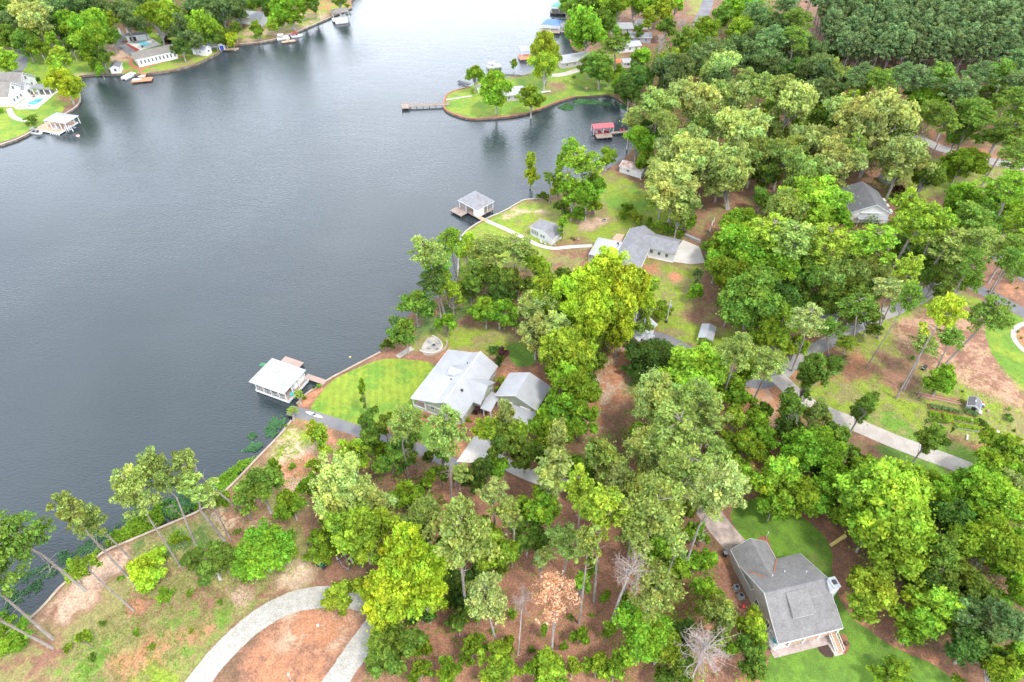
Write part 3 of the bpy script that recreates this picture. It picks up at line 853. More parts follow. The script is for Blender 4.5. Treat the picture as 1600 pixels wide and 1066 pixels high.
def palm():
    Ps = []; lim = []
    for k in range(26):
        a = k * 2.4; el = rng.uniform(-.4, 1.2); L = rng.uniform(1.0, 1.4)
        e = np.array([math.cos(a) * math.cos(el) * L, math.sin(a) * math.cos(el) * L, 4 + math.sin(el) * L])
        for t in np.linspace(.35, 1, 12): Ps.append(np.array([0, 0, 4.0]) * (1 - t) + e * t + rng.normal(0, .07, 3) - np.array([0, 0, .35 * t * t]))
        lim.append(limb((0, 0, 4), e, .03))
    P = np.array(Ps); n = len(P)
    me = leaf_mesh("crown", M_leaf, P, rng.normal(size=(n, 3)) + np.array([0, 0, 1.0]), rng.uniform(.14, .24, n), np.ones((n, 3)) * rng.uniform(.8, 1.2, (n, 1)))
    return dict(rad=1.3, hc=4, trunk=trunk_mesh("trunk", M_bark_pale, [(0, 0, -.2), (.05, 0, 2), (0, 0, 4)], [.24, .18, .16], lim, 8), crown=me)

def P_(k, f, n): PROTO[k] = [f() for _ in range(n)]
P_('B1', lambda: broad(2.6, 3.3, 2.6, 3600, .18, 46, M_bark, .11), 4)
P_('B2', lambda: broad(4.6, 6.6, 4.6, 9500, .235, 96, M_bark_pale, .20), 6)
P_('B3', lambda: broad(8.0, 10.0, 6.8, 23000, .30, 200, M_bark_pale, .34), 4)
P_('O1', lambda: broad(2.6, 4.2, 2.8, 2300, .18, 36, M_bark_pale, .11, .15), 3)
P_('O2', lambda: broad(4.6, 9.0, 4.8, 6600, .23, 80, M_bark_pale, .20, .16), 6)
P_('O3', lambda: broad(8.0, 12.0, 6.8, 16500, .29, 170, M_bark_pale, .34, .16), 4)
P_('T1', lambda: broad(2.6, 6.5, 5.4, 5600, .21, 70, M_bark, .16), 4)
P_('S1', lambda: broad(1.6, 1.15, 1.25, 1700, .11, 26, M_bark, .06), 5)
P_('C1', lambda: broad(.55, 1.9, 1.8, 700, .09, 20, M_bark, .05), 1)
P_('P1', lambda: make_pine(4.0, 20, 4.9, 5600, .185, 66), 6)
P_('P2', lambda: make_pine(2.6, 20, 4.2, 3000, .185, 40), 5)
P_('PS', lambda: make_pine(4.0, 20, 4.2, 3600, .13, 60), 1)
P_('Q1', lambda: make_pine(3.4, 15, 6.2, 5200, .24, 60), 6)
P_('D1', lambda: dead(2.6, 14, 26, False), 3)
P_('D3', lambda: dead(4.2, 12, 44, False), 1)
P_('A1', palm, 2)

FC = dict(y=((.305, .44, .036), "yellow"), l=((.25, .385, .040), "lime green"), g=((.175, .315, .030), "bright green"), m=((.135, .235, .036), "mid green"),
          d=((.078, .155, .030), "dark green"), o=((.21, .30, .066), "olive"), p=((.30, .39, .112), "pale sage"), b=((.13, .22, .070), "bluish green"),
          r=((.085, .038, .040), "purple"), a=((.56, .30, .18), "orange brown"), k=((.44, .33, .27), "pinkish"), w=((.5, .46, .42), "white"),
          q=((.135, .215, .078), "blue green"), c=((.10, .235, .10), "sea green"))
FC = {k: (tuple(min(.6, a * b) for a, b in zip(v[0], (1.2, 1.12, 1.25))), v[1]) for k, v in FC.items()}
KINDS = dict(B=("leafy_tree", "leafy tree", "tree"), O=("oak_tree", "spreading oak", "tree"), T=("slender_tree", "slender tree", "tree"), P=("pine_tree", "tall pine", "tree"),
             S=("shrub", "shrub", "shrub"), D=("dead_tree", "bare dead tree", "tree"), Q=("plantation_pine", "pine", "tree"), A=("palm_tree", "palm tree", "tree"), C=("conifer_shrub", "narrow conifer", "shrub"))
cnt = 0
def plant(kind, colour, base, top, r, rot=None):
    """base: point on the ground; top: crown centre; r: crown radius in metres"""
    global cnt
    cnt += 1
    nm, _, cat = KINDS[kind]
    key = {'B': 'B1' if r < 3.4 else 'B2' if r < 6.2 else 'B3', 'O': 'O1' if r < 3.2 else 'O2' if r < 6.2 else 'O3', 'T': 'T1', 'S': 'S1', 'P': 'PS' if colour == 'a' else 'P1' if r > 3.1 else 'P2', 'Q': 'Q1',
           'D': 'D1' if r < 3.6 else 'D3', 'A': 'A1', 'C': 'C1'}[kind]
    pr = PROTO[key][int(rng.integers(len(PROTO[key])))]
    ax = Vector(top) - Vector(base)
    L = ax.length
    o = bpy.data.objects.new(nm, None)
    q = Vector((0, 0, 1)).rotation_difference(ax)
    spin = Matrix.Rotation(rng.uniform(0, 6.28) if rot is None else rot, 4, 'Z')
    sx = r / pr['rad']; sz = L / pr['hc']
    if kind in 'ST': sz = L / pr['hc']
    o.matrix_world = Matrix.Translation(base) @ q.to_matrix().to_4x4() @ spin @ Matrix.Diagonal((sx, sx * rng.uniform(.92, 1.08), sz, 1))
    col.objects.link(o)
    c = list(FC[colour][0])
    j = rng.normal(1, .07)
    c = [min(.9, x * j) for x in c]
    for part, me in (("trunk", pr['trunk']), ("twigs" if kind == 'D' else "crown", pr['crown'])):
        ch = bpy.data.objects.new(part, me)
        ch.parent = o
        if part == "crown": ch.color = (*c, 1)
        col.objects.link(ch)
    return tag(o, "", cat)
DEFH = dict(B=None, O=None, T=None, P=19.5, S=None, D=12, Q=17, A=4, C=None)
_U = "first second third fourth fifth sixth seventh eighth ninth tenth eleventh twelfth thirteenth fourteenth fifteenth sixteenth seventeenth eighteenth nineteenth".split()
def ordinal(i):                                  # 0 -> leftmost, 1 -> second from left ...
    if i == 0: return "leftmost"
    n = i + 1
    if n < 20: w = _U[i]
    else:
        t, u = divmod(n, 10)
        w = {2: "twenty", 3: "thirty", 4: "forty", 5: "fifty"}[t] + "-" + _U[u - 1] if u else {2: "twentieth", 3: "thirtieth", 4: "fortieth", 5: "fiftieth"}[t]
    return w + " from left"
def solve_h(B, cx, cy):
    best = (1e9, 0)
    for i in range(8, 130):
        z = .6 + i * .25
        x, y = proj((B.x, B.y, z))
        e = (x - cx) ** 2 + (y - cy) ** 2
        if e < best[0]: best = (e, z)
    return best[1]
def grove(place, spec):
    items = []
    for ln in spec.strip().split(';'):
        t = ln.split()
        if not t: continue
        kind, colour = t[0][0], t[0][1]
        cx, cy, rp = map(float, t[1:4])
        if len(t) == 6:
            B = G(float(t[4]), float(t[5]))
            z = max(2.5, min(solve_h(B, cx, cy), 27))
            top = G(cx, cy, z)
            off = Vector((top.x - B.x, top.y - B.y))
            lim_ = .35 * z
            if off.length > lim_:
                off = off.normalized() * lim_
                top = Vector((B.x + off.x, B.y + off.y, z))
        else:
            g0 = G(cx, cy, 5); rm = rp * mpp(g0)
            h = float(t[4]) if len(t) == 5 else DEFH[kind]
            if h is None:
                h = {'B': 1.8 + rm * 1.12, 'O': 3.5 + rm * 1.3, 'T': rm * 2.6 + 1.0, 'S': rm * .62, 'C': 1.6}[kind]
            top = G(cx, cy, LZ + h)
            B = Vector((top.x, top.y, LZ))
        r = rp * mpp(top) * ((1.22 if B.y < 230 else 1.15) if kind in 'BO' else 1.12)
        o = plant(kind, colour, B, top, r)
        items.append((cx, colour, kind, o, r))
    by = {}
    for it in items: by.setdefault((it[1], it[2]), []).append(it)
    for (c, k), L in by.items():
        L.sort(key=lambda a: a[0])
        cw, kw = FC[c][1], KINDS[k][1]
        if c == 'w' or k == 'D': kw = "bare dead tree"; 
        grp = f"{cw} {kw}s {place}"
        for i, it in enumerate(L):
            if len(L) == 1:
                it[3]["label"] = f"{cw} {kw} {place}"
            else:
                it[3]["label"] = f"{ordinal(i)} of {len(L)} {cw} {kw}s {place}"
                it[3]["group"] = grp

grove("leaning over the seawall at lower left", """
Pm 19 841 46 134 923; Po 110 801 22 213 916; Po 139 812 25 204 873; Po 208 766 28 285 890; Po 243 738 31 306 853; Po 290 722 19 393 811; Po 306 758 24 355 850; Pp 326 775 15 361 844;
Pm -30 905 42 83 999; Pm -60 930 40 83 1013; Pg 132 884 18 210 955""")
grove("on the bare clay lot", """
Bg 8 990 34 3; By 232 886 33 5; Bl 258 928 14 2; Om 329 880 38 6; Og 411 866 44 6; Om 404 757 38; Bg 347 781 15; Bg 277 841 13; Bg 113 893 20; Bg 455 788 27; Tg 432 737 13; Tl 501 690 19;
Bl 489 730 15 3; Bg 130 1000 12; Bg 505 850 26; Bg 480 760 18; Sg 190 905 7; Sg 300 925 8; Sg 255 870 7; Sg 345 940 6; Sm 160 975 8; Sg 110 1010 10; Sg 215 985 9; Sm 370 830 8; Sg 385 905 7; Sl 448 845 9; Sg 455 730 8; Tg 372 788 8; Sg 240 1010 8; Sg 300 985 6; Sm 140 1030 9""")
grove("between gravel drive and asphalt boat ramp", """
Op 542 762 48; Ol 566 832 46; Ol 552 712 27; Op 590 800 36; Bm 610 716 28; Bg 632 778 30; Bg 668 760 16; Po 632 662 28 639 749; Po 697 676 31 706 798; Po 722 738 15 713 788; Bd 745 745 30; Bm 690 740 16;
Oo 665 814 42 8; Bm 570 690 22; Bg 530 800 24; Bg 640 840 20; Bd 700 850 18 3""")
grove("along the asphalt boat ramp drive", "Om 645 700 18 7; Bm 672 716 13; Bg 600 705 14; Bm 560 700 14; Om 690 712 14 6")
grove("around the gravel driveway loop end", """
Po 722 832 50 728 952; By 640 890 50 11; By 618 940 48 9; By 665 935 42 9; By 590 925 34 8; By 632 868 30 12; Ol 530 926 30 5; Bl 769 850 36 8; Pp 762 933 33 780 1018; Dk 816 941 15 809 1024; Bm 617 1006 46 6; Bd 706 912 28 5; Bm 726 925 18;
Bm 716 978 22 4; Bg 737 1013 24; Bg 700 1045 22; Bl 778 1040 30; Bl 862 1055 32 5; Bg 795 1005 12; Bd 660 960 22 3; Bd 750 895 22; Bg 655 1050 20""")
grove("on leafy floor at bottom centre", """
Pa 867 930 37 861 1036; Tp 862 755 40 12; Op 868 700 24 14; Om 823 842 32 6; Bl 840 800 34 7; Po 881 842 30 880 897; Pl 941 800 40 928 941; Po 919 850 20 905 975; Po 1024 795 50 990 920; Dk 985 893 28 956 973;
Pp 1126 770 35 1062 911; Po 1024 922 40 1004 985; Bg 1003 1006 50 6; Ol 1032 1010 34 7; Tg 908 915 18 6; Bg 908 995 15; Bl 934 1042 22; Bg 948 930 9; Bg 1050 872 32; Bg 1086 883 24; Bg 1104 930 25; Bg 1104 872 14;
Dw 1100 1020 42; Oo 1133 970 32; Bl 1173 978 27; Bm 1176 1028 28; Bg 1126 1000 24; Bg 960 1050 26; Bd 1070 990 24; Bm 1060 1050 30; Bg 1010 860 24; Bg 1085 830 22; Pp 1060 850 16; Bg 880 1010 8""")
grove("in dense woods right of centre", """
Oo 945 716 36 11; Op 1026 632 40 12; Bl 1084 584 46 10; Bl 1120 590 26; Po 1152 548 30; Po 1200 566 27 1175 630; Po 1097 621 30; Po 1117 648 22; Bg 1147 612 28; Po 1060 668 46 17; Op 1026 715 42; Po 1081 731 38; Po 1121 706 22;
Op 1137 748 34; Bg 1155 700 30; Bg 1158 742 28; Ol 1150 655 20; Bg 998 684 26; Op 960 760 36; Oo 1000 770 40; Op 1050 780 40; Bm 955 745 28; Bg 905 735 26; Bm 1075 795 15; Bm 1110 760 30; Bg 1040 745 26; Bd 925 770 26; Bm 1020 830 26""")
grove("beside the pale concrete drive", """
Bg 1184 668 28; Bg 1200 702 20; Bl 1218 752 36; Bg 1262 708 42; Bl 1290 706 22; Om 1231 648 33 1240 703; Oo 1275 655 28; Bm 1300 690 32; Om 1278 576 30 11; Tm 1257 605 14; Om 1347 640 24; Om 1450 688 24 9; Bg 1345 735 28; Bm 1330 716 20; Bl 1385 745 26; Bg 1437 750 28;
Bg 1255 770 34; Bm 1190 645 18; Bd 1240 680 24; Bg 1210 790 24""")
grove("in the thick wood at lower right", """
Bl 1389 796 64 12; Bg 1408 850 60; Bg 1358 832 38; Bg 1282 768 33; Bg 1322 792 30; Bl 1366 930 44; Bl 1350 905 24; Bl 1460 955 36; Bg 1432 982 32; Bm 1496 905 44; Om 1460 880 40; Ob 1551 966 48; Bg 1587 930 30; Bd 1519 1012 38; Bl 1590 1032 28; Bg 1535 779 46; Bl 1567 800 44;
Bg 1545 862 48; Bg 1588 870 36; Bg 1398 1054 28 4; Bg 1493 1064 12 2; Bm 1505 765 30; Bl 1568 701 32; Bl 1545 725 26; Op 1582 765 26; Bd 1480 820 40; Bd 1440 900 34; Bm 1490 960 30; Bg 1555 1055 34; Bg 1310 760 30; Bm 1370 760 34; Bd 1290 735 26; Bl 1420 775 34; Bg 1600 745 30; Bd 1530 930 30; Bg 1470 790 30""")
grove("between white garage and clay track", """
Op 792 655 20 11; Ol 768 672 28; Bg 868 572 14; Ol 880 545 38; Og 886 592 28; Bl 905 560 34; Bg 895 610 36; Bg 905 655 30; Bg 880 640 34; Bg 856 668 24; Ol 812 684 24; Bg 870 680 28; Bl 846 652 14; Om 792 690 28; Bd 918 600 18; Bm 915 520 28; Bm 925 560 20; Bl 862 556 18;
Bg 855 700 24; Bm 820 712 26; Bg 775 735 22""")
grove("between the two nearer waterfront houses", """
By 900 466 40 13; By 940 450 44 14; By 975 470 42 13; By 925 500 38 12; By 968 505 30 11; By 1000 480 22 11; Bl 870 470 34 11; Op 850 484 34 10; Op 838 520 30 9; Op 868 515 30 10; Bl 900 515 34; Bm 885 440 22; Bd 900 530 24; Bl 1010 455 22; Oo 1008 498 16 8""")
grove("on the wooded lake bank", """
Po 666 394 27 694 490; Pg 705 379 24 718 449; Pd 675 440 22 690 500; Pm 682 415 24 704 480; Tl 707 462 19 7; Bm 650 478 28; Bm 634 522 26; Bb 619 503 12; Bg 699 505 17; Po 765 388 32 778 445; Po 806 387 27 808 460; Ty 733 378 14 5; Bl 728 395 16 4; Pm 742 418 13 740 471;
Bl 838 420 22 8; Bg 822 400 18; Bm 763 436 22; Bm 800 440 24; Bd 785 460 22; Bg 759 485 24; Bg 780 488 22; Tg 806 497 11; Bg 850 440 13; Bm 735 450 20; Bd 745 435 16; Bg 840 455 14; Bm 604 538 11 2; Bl 690 430 16""")
grove("near the grey hip roofed boathouse", """
Tl 829 262 14 7; By 832 275 13 5; Pm 857 277 10 860 318; Bm 848 306 10 2; Tl 872 294 14 6; Tl 875 265 9 8; Pg 906 254 34 928 334; Og 895 300 26; Og 918 300 26; Bg 949 244 15; Bg 904 334 15 2.5; Tg 879 355 11 5; Bg 926 320 14; Bm 880 325 14 3; Pg 890 235 16 18; Om 930 285 16""")
grove("in the hedge above the white house", """
Sg 978 326 12; Sg 973 336 11; Sl 988 338 12; Sl 1000 343 12; Sg 1012 348 12; Sl 1023 352 11; Sl 1035 357 12; Sg 1047 361 12; Sg 1058 365 11; Sg 985 325 10""")
grove("above the driveway of the white house", """
Op 1056 292 46 1045 351; Op 1085 250 36; Op 1105 285 32 1135 327; Op 1134 262 36 1138 327; Op 1150 240 28; Oo 1075 320 26; Og 1035 310 22; Oo 1060 340 20; Bg 1020 290 18; Bm 1105 385 13 3; Bg 1115 395 14; Bg 1090 455 13 4; Tb 1090 436 9 6; Sg 1148 328 4; Bg 1070 345 16""")
grove("in the clump right of white house", """
Bg 1172 400 50 10; Bg 1140 440 36; Bm 1178 466 46; Bg 1215 430 40; Pl 1205 362 34 18; Bl 1145 380 30; Bg 1150 350 28; Ol 1271 316 44 12; Oo 1225 330 30; Po 1243 372 32; Pl 1296 376 32; Bd 1225 475 36; Bm 1262 434 40; Oo 1347 428 34; Bm 1341 465 38; Oo 1300 430 32; Bd 1140 480 26;
Bg 1120 415 22; Bm 1290 470 30; Og 1310 340 24; Bm 1190 310 16; Bd 1260 400 30""")
grove("around the gravel road at right", """
Ol 1223 499 30; Pp 1262 500 26 1237 580; Ol 1218 530 26; Bg 1195 530 22; Pl 1322 536 18 1319 564; Pm 1341 477 30 1332 540; Pm 1420 466 20 1353 575; Pp 1389 452 26 1372 530; Py 1476 488 26 1400 623; Po 1444 536 20 1412 610; Pm 1485 525 20 1450 601; Pm 1548 490 28 1476 570; Bg 1474 592 25;
Po 1300 560 16 1308 575; Pm 1290 510 24 1296 560; Bg 1245 540 18; Bm 1360 500 20; Bm 1104 548 20; Bg 1112 572 18; Bd 1022 565 40 4.5; Bm 1050 560 24 3; Bd 1000 575 22 3; Bg 1035 485 17 2.5; Bg 1165 575 20; Ol 1230 480 20""")
grove("on the grassy slope at far right", """
Pg 1364 378 36; Pl 1404 352 16; Pg 1445 345 38 1386 434; Pg 1420 320 26; Po 1485 378 34 1431 453; Po 1541 380 30; Pm 1520 340 30; Pl 1420 420 20; Pm 1488 435 24 1442 470; Pg 1516 437 20 1470 480; Bg 1507 313 30; Bg 1502 257 28; Sr 1403 301 17; Bm 1443 279 28; Op 1409 254 38; Pg 1580 293 34; Bg 1578 344 30; Pm 1555 215 26 1540 285;
Pm 1590 245 24; Pm 1590 390 26; Bd 1470 400 26; Bm 1440 400 28; Bg 1380 395 24; Bg 1595 420 16; Bm 1395 380 22""")
grove("on the grassy pier point", """
Bg 775 140 27; Bg 741 119 17; Sl 737 142 6; Bg 830 153 21; Bl 851 108 25; Bl 853 80 22 14; Po 932 88 19 932 129; Pm 958 70 24 960 125; Bm 938 106 24; Bg 951 119 10; Bg 967 112 10; Bg 972 127 15; Sg 897 121 4; Bg 803 98 8 3; Bm 920 100 16""")
grove("among the far houses at top centre", """
Bg 917 46 34; Bm 898 10 20; Bm 925 5 24; Bg 965 16 26; Bm 945 30 18; Bl 1015 30 15; Bl 1040 14 20; Dk 1065 37 11; Bm 1042 42 16; Bg 1000 92 18; Dk 1032 68 12; Bl 1035 92 11; Bl 1057 90 14; Bd 996 128 26; Bd 984 142 22; Bm 1080 70 26; Om 960 55 10; Bg 990 10 18; Bm 1000 50 9; Bg 1022 5 16; Bl 1055 10 14; Bg 886 4 14; Bm 978 60 9""")
grove("in the broad forest at upper centre", """
Bb 1045 113 34; Bb 1087 98 24; Op 1122 105 28; Bg 1107 47 20; Bb 1150 83 26; Bl 1158 46 20; Bg 1155 10 22; Bb 1187 90 34; Bb 1185 30 26; Bl 1182 4 15; Op 1084 165 38; Op 1155 160 32; Po 1025 160 36; Op 985 192 20; Po 1040 192 22; Bg 995 225 26; Op 1055 245 30; Bd 1010 205 22; Op 1234 164 38; By 1138 182 20; By 1186 190 20; By 1214 203 14; Op 1155 208 38;
Oo 1181 242 30; Op 1074 230 32; Op 1130 262 32; Op 1271 226 34; Op 1308 260 38; Oo 1224 245 30; Oo 1246 275 36; Po 1164 125 17; Bb 1125 128 24; Po 1192 137 22; Po 1222 134 22; Bb 1275 115 34; Bb 1275 146 28; Bm 1286 194 28; Op 1322 186 34; Bl 1330 156 13; Bb 1250 78 32; Oo 1295 118 24; Op 1375 195 50; Op 1350 215 30; Op 1400 205 34; Bg 1280 145 18; Bg 1440 168 28;
Oo 1460 137 27; Bg 1360 130 22; Oo 1395 137 20; Bl 1387 152 12; Bb 1325 120 14; Pm 1527 175 32; Pm 1580 205 28; Pm 1590 160 30; Pb 1500 140 26; Bd 1560 130 26; Pm 1480 190 20; Bb 1225 40 24; Bb 1215 110 26; Bb 1060 140 20; Oo 1100 200 26; Bm 1195 275 24; Op 1030 255 20; Bg 1010 250 16; Pb 1110 75 18; Bm 1130 25 18; Bd 1240 120 24; Bg 1250 200 20; Bm 1205 170 20; Po 1120 145 20;
Pb 1205 60 22; Pm 1335 232 20; Bm 1362 238 20; Bb 1180 60 20; Bd 1300 90 18; Bb 1310 145 14""")
grove("in front of the dark plantation", """
Pm 1240 60 24; Bb 1270 85 26; Pb 1345 120 20; Pm 1375 128 22; Pb 1410 120 22; Pb 1440 122 22; Pm 1470 118 24; Pb 1530 118 24; Pm 1565 112 24; Pb 1598 95 26; Pb 1590 130 24; Bd 1480 150 26; Bd 1510 165 22; Bm 1555 150 26; Bm 1430 150 22; Om 1500 205 26; Bm 1600 190 26; Pm 1460 175 24; Bd 1600 60 26; Bg 1620 100 24;
Pm 1250 30 24; Pb 1230 5 22""")
grove("along the road at far right edge", """
Bg 1560 320 28; Pg 1600 350 28; Bm 1545 345 28; Bg 1500 345 24; Pm 1580 410 22; Pg 1470 350 26; Bm 1430 390 26; Bg 1410 360 24; Pm 1520 410 22; Bm 1460 440 22""")
grove("on the far left bank", """
Op 32 8 26; Op 54 32 28; Bm 8 25 24; Bm 10 55 20; Bg 8 95 20; Bl 3 62 9; Bm 38 65 22; Bg 62 76 15; Tg 86 72 12; Ol 91 93 20; Bb 78 20 26; Bg 104 33 18; Bg 111 50 17; Bb 127 13 26; Og 140 44 26; Og 170 38 18; Bg 151 71 30; Bm 158 88 17; Bg 141 96 12; Bg 156 106 9; Sm 130 90 8; Bb 195 29 26; Bl 203 13 18; Bl 217 20 15; By 100 128 25; Ol 92 108 16;
Sm 52 186 13; Sg 52 144 5; Bd 112 75 12; Bb 60 5 22; Bb 20 40 22; Sd 60 124 5; Sg 2 172 6; Bb 150 15 20; Bd 90 50 14; Bm 118 66 14; Bm 175 60 14; Bb 40 45 20""")
grove("behind the long white lakeside building", """
Bg 245 35 30; Bl 262 16 16; Bb 287 43 22; Bg 320 42 25; Bb 300 60 18; Bd 283 74 14; Sr 260 66 9; Bb 345 15 26; Bm 350 55 13; By 362 60 11; Bm 366 47 11; Bg 398 45 9; Bm 415 8 22; Bg 450 8 26; Bg 430 25 15; Bl 427 38 11; Bg 457 25 14; Bg 405 48 9; Bm 490 5 16; Bg 472 12 12; Bm 530 2 12; Sg 543 9 6; Bb 310 15 24; Bm 275 30 18; Bb 370 12 20; Bg 225 45 10; Sl 219 43 5; Bg 388 6 13; Bb 230 10 22; Bm 335 60 12""")
for ln in ("440 30", "445 45"): pass
# palms by the boat ramp, hedging and low planting
grove("beside the asphalt boat ramp", "Al 466 615 8 470 632; Al 457 641 9 459 657; Sd 490 606 4; Sg 500 603 5; Sg 475 620 5; Sg 446 665 4")
grove("in front of the striped lawn", """
Om 572 662 22 6; Om 602 668 18 5; Tg 568 618 9 7; Bm 585 690 16; Op 618 672 14 6; Sg 610 648 7""")
grove("against the sage green house", """
Sd 771 549 11; Sr 784 551 11; Sd 782 564 12; Sr 747 642 13; Tm 708 648 10 3; Sy 732 656 6; Sg 683 656 5; Sg 726 678 6; Sg 664 651 4; Sg 776 608 6; Bl 785 596 11 2; Sg 719 632 4; Sy 724 664 5""")
grove("in the open yards at right", """
Sm 1515 641 5 .6; Sg 1576 638 4; Sm 1575 654 9; Sg 1503 628 5; Sg 1458 610 5; Sg 1600 700 8; Cd 1469 668 3; Cd 1488 672 3; Cd 1533 690 3; Sm 1427 560 6; Sm 1504 612 3; Sg 1584 683 4; So 1590 518 3; So 1595 528 3; Sm 1586 672 4""")
grove("on the orange bank at far right", "Sm 1545 455 3; Sm 1552 459 3; Sm 1560 463 3; Sm 1568 468 3; Sm 1577 473 3; Sm 1586 478 3; Sg 1580 440 4; Sg 1571 424 4; Sm 1590 450 3")

# the pine plantation behind the forest
pl = [Vector(G(x, y)[:2]) for x, y in [(1290, 135), (1490, 138), (1640, 150), (1760, 40), (1700, -60), (1180, -60), (1225, 10), (1268, 60)]]
pts = []
x0, x1 = min(p.x for p in pl), max(p.x for p in pl); y0, y1 = min(p.y for p in pl), max(p.y for p in pl)
yy = y0; row = 0
while yy < y1:
    xx = x0 + (row % 2) * 2.6
    while xx < x1:
        pts.append((xx + rng.uniform(-1.3, 1.3), yy + rng.uniform(-1.2, 1.2))); xx += 5.4
    yy += 4.9; row += 1
A_ = np.array(pts); ins = inside_dist(A_[:, 0], A_[:, 1], pl) > 0
A_ = A_[ins]
A_ = A_[np.argsort(A_[:, 0] ** 2 + A_[:, 1] ** 2)]
vis = []
for (x, y) in A_:
    u, v = proj((x, y, 18))
    if -20 < u < 1620 and v > -25: vis.append((x, y))
NIND = 200
for i, (x, y) in enumerate(vis[:NIND]):
    h = rng.uniform(13.5, 17)
    o = plant('Q', 'q', Vector((x, y, LZ)), Vector((x + rng.normal(0, .4), y + rng.normal(0, .4), h)), rng.uniform(3.0, 4.0))
    o["label"] = "blue green pine in the even dark plantation at upper right"; o["group"] = "pines of the plantation at upper right"
def forest_mesh(name, pts, lo, hi, colour, mat):
    """many far trees as one object"""
    Ps = []; Ns = []; Ss = []; Cs = []; mb = MB()
    for (x, y) in pts:
        h = rng.uniform(lo, hi); n = 26
        d = rdir(n, .3); c = d * rng.uniform(.3, .9, (n, 1)) * np.array([3.2, 3.2, 5.6]) + np.array([x, y, h - 1.5])
        p, q, s, k = crown_leaves(c, rng.uniform(.8, 1.3, n), 60, .34, .7, .5, tone(n, .13) * rng.normal(1, .1))
        Ps.append(p); Ns.append(q); Ss.append(s); Cs.append(k)
        mb.tube([(x, y, LZ - .2), (x, y, h + 2)], [.2, .08], 5)
    me = leaf_mesh(name, mat, np.concatenate(Ps), np.concatenate(Ns), np.concatenate(Ss), np.concatenate(Cs))
    o = bpy.data.objects.new(name, me); o.color = (*FC[colour][0], 1); col.objects.link(o); struct(o, "stuff")
    t = mb.build("forest_trunks", M_bark); struct(t, "stuff")
rest = vis[NIND:] + [(x, y) for (x, y) in A_ if (x, y) not in set(vis)][:0]
if rest: forest_mesh("pine_forest", rest[:420], 15.5, 19, 'q', M_needle)
# woods behind the far left bank and beyond the top edge of the picture
bk = []
for poly, st in (([(-150, 60), (-60, 45), (10, -5), (300, -15), (560, -28), (560, -60), (-250, -60)], 7.5), ([(880, -30), (1180, -30), (1200, -75), (880, -75)], 7.5), ([(1480, 110), (1620, 130), (1700, 200), (1700, 110), (1500, 100)], 8)):
    pg = [Vector(G(*p)[:2]) for p in poly]
    gx, gy = np.meshgrid(np.arange(min(p.x for p in pg), max(p.x for p in pg), st), np.arange(min(p.y for p in pg), max(p.y for p in pg), st))
    q = np.stack([gx.ravel(), gy.ravel()], 1) + rng.uniform(-2.5, 2.5, (gx.size, 2))
    bk += [tuple(a) for a in q[inside_dist(q[:, 0], q[:, 1], pg) > 0]]
print("forest back", len(bk), "plantation", len(vis), len(rest), "planted", cnt)
forest_mesh("distant_woods", bk[:420], 9, 14, 'b', M_leaf)

# ---------------------------------------------------------------- low cover nobody could count
def scatter(name, px, n, size, colour, z=LZ, h=.35, clump=0, mat=None, edge=.2):
    pg = [Vector(G(*p)[:2]) for p in px]
    x0, x1 = min(p.x for p in pg), max(p.x for p in pg); y0, y1 = min(p.y for p in pg), max(p.y for p in pg)
    q = rng.uniform((x0, y0), (x1, y1), (n * 6, 2))
    d = inside_dist(q[:, 0], q[:, 1], pg)
    keep = (d > edge * 0) & (nz(q[:, 0], q[:, 1], .9, 2.2) + nz(q[:, 0], q[:, 1], 2.4, .7) * .6 > clump - np.clip(d, 0, 1.2) * .5)
    q = q[keep][:n]
    m = len(q)
    if not m: return
    hh = np.abs(nz(q[:, 0], q[:, 1], 1.3, 3)) * .6 + .4
    P = np.stack([q[:, 0], q[:, 1], z + rng.uniform(0, 1, m) * h * hh], 1)
    N = rng.normal(size=(m, 3)) * .6 + np.array([0, 0, .9])
    v = (1 + .25 * nz(q[:, 0], q[:, 1], .8, 5))[:, None] * rng.uniform(.75, 1.25, (m, 1)) * np.ones((1, 3))
    me = leaf_mesh(name, mat or M_leaf, P, N, size * rng.uniform(.6, 1.3, m), v)
    o = bpy.data.objects.new(name, me); o.color = (*FC[colour][0], 1); col.objects.link(o)
    struct(o, "stuff")
def thicket(name, px, step, lo, hi, colour, seed):
    """low growth between the trees, one mass"""
    Ps = []; Ns = []; Ss = []; Cs = []
    pg = [Vector(G(*p)[:2]) for p in px]
    gx, gy = np.meshgrid(np.arange(min(p.x for p in pg), max(p.x for p in pg), step), np.arange(min(p.y for p in pg), max(p.y for p in pg), step))
    q = np.stack([gx.ravel(), gy.ravel()], 1) + rng.uniform(-.5, .5, (gx.size, 2)) * step
    q = q[(inside_dist(q[:, 0], q[:, 1], pg) > 1) & (nz(q[:, 0], q[:, 1], .13, seed) > -.45)]
    n = len(q)
    if not n: return
    h = rng.uniform(lo, hi, n)
    c = np.concatenate([q, (LZ + h * .55)[:, None]], 1)
    p, nn, ss, k = crown_leaves(c, h * rng.uniform(.5, .75, n), 70, .17 if step < 4 else .3, .95, .6, tone(n, .18))
    me = leaf_mesh(name, M_leaf, p, nn, ss, k)
    o = bpy.data.objects.new(name, me); o.color = (*FC[colour][0], 1); col.objects.link(o); struct(o, "stuff")
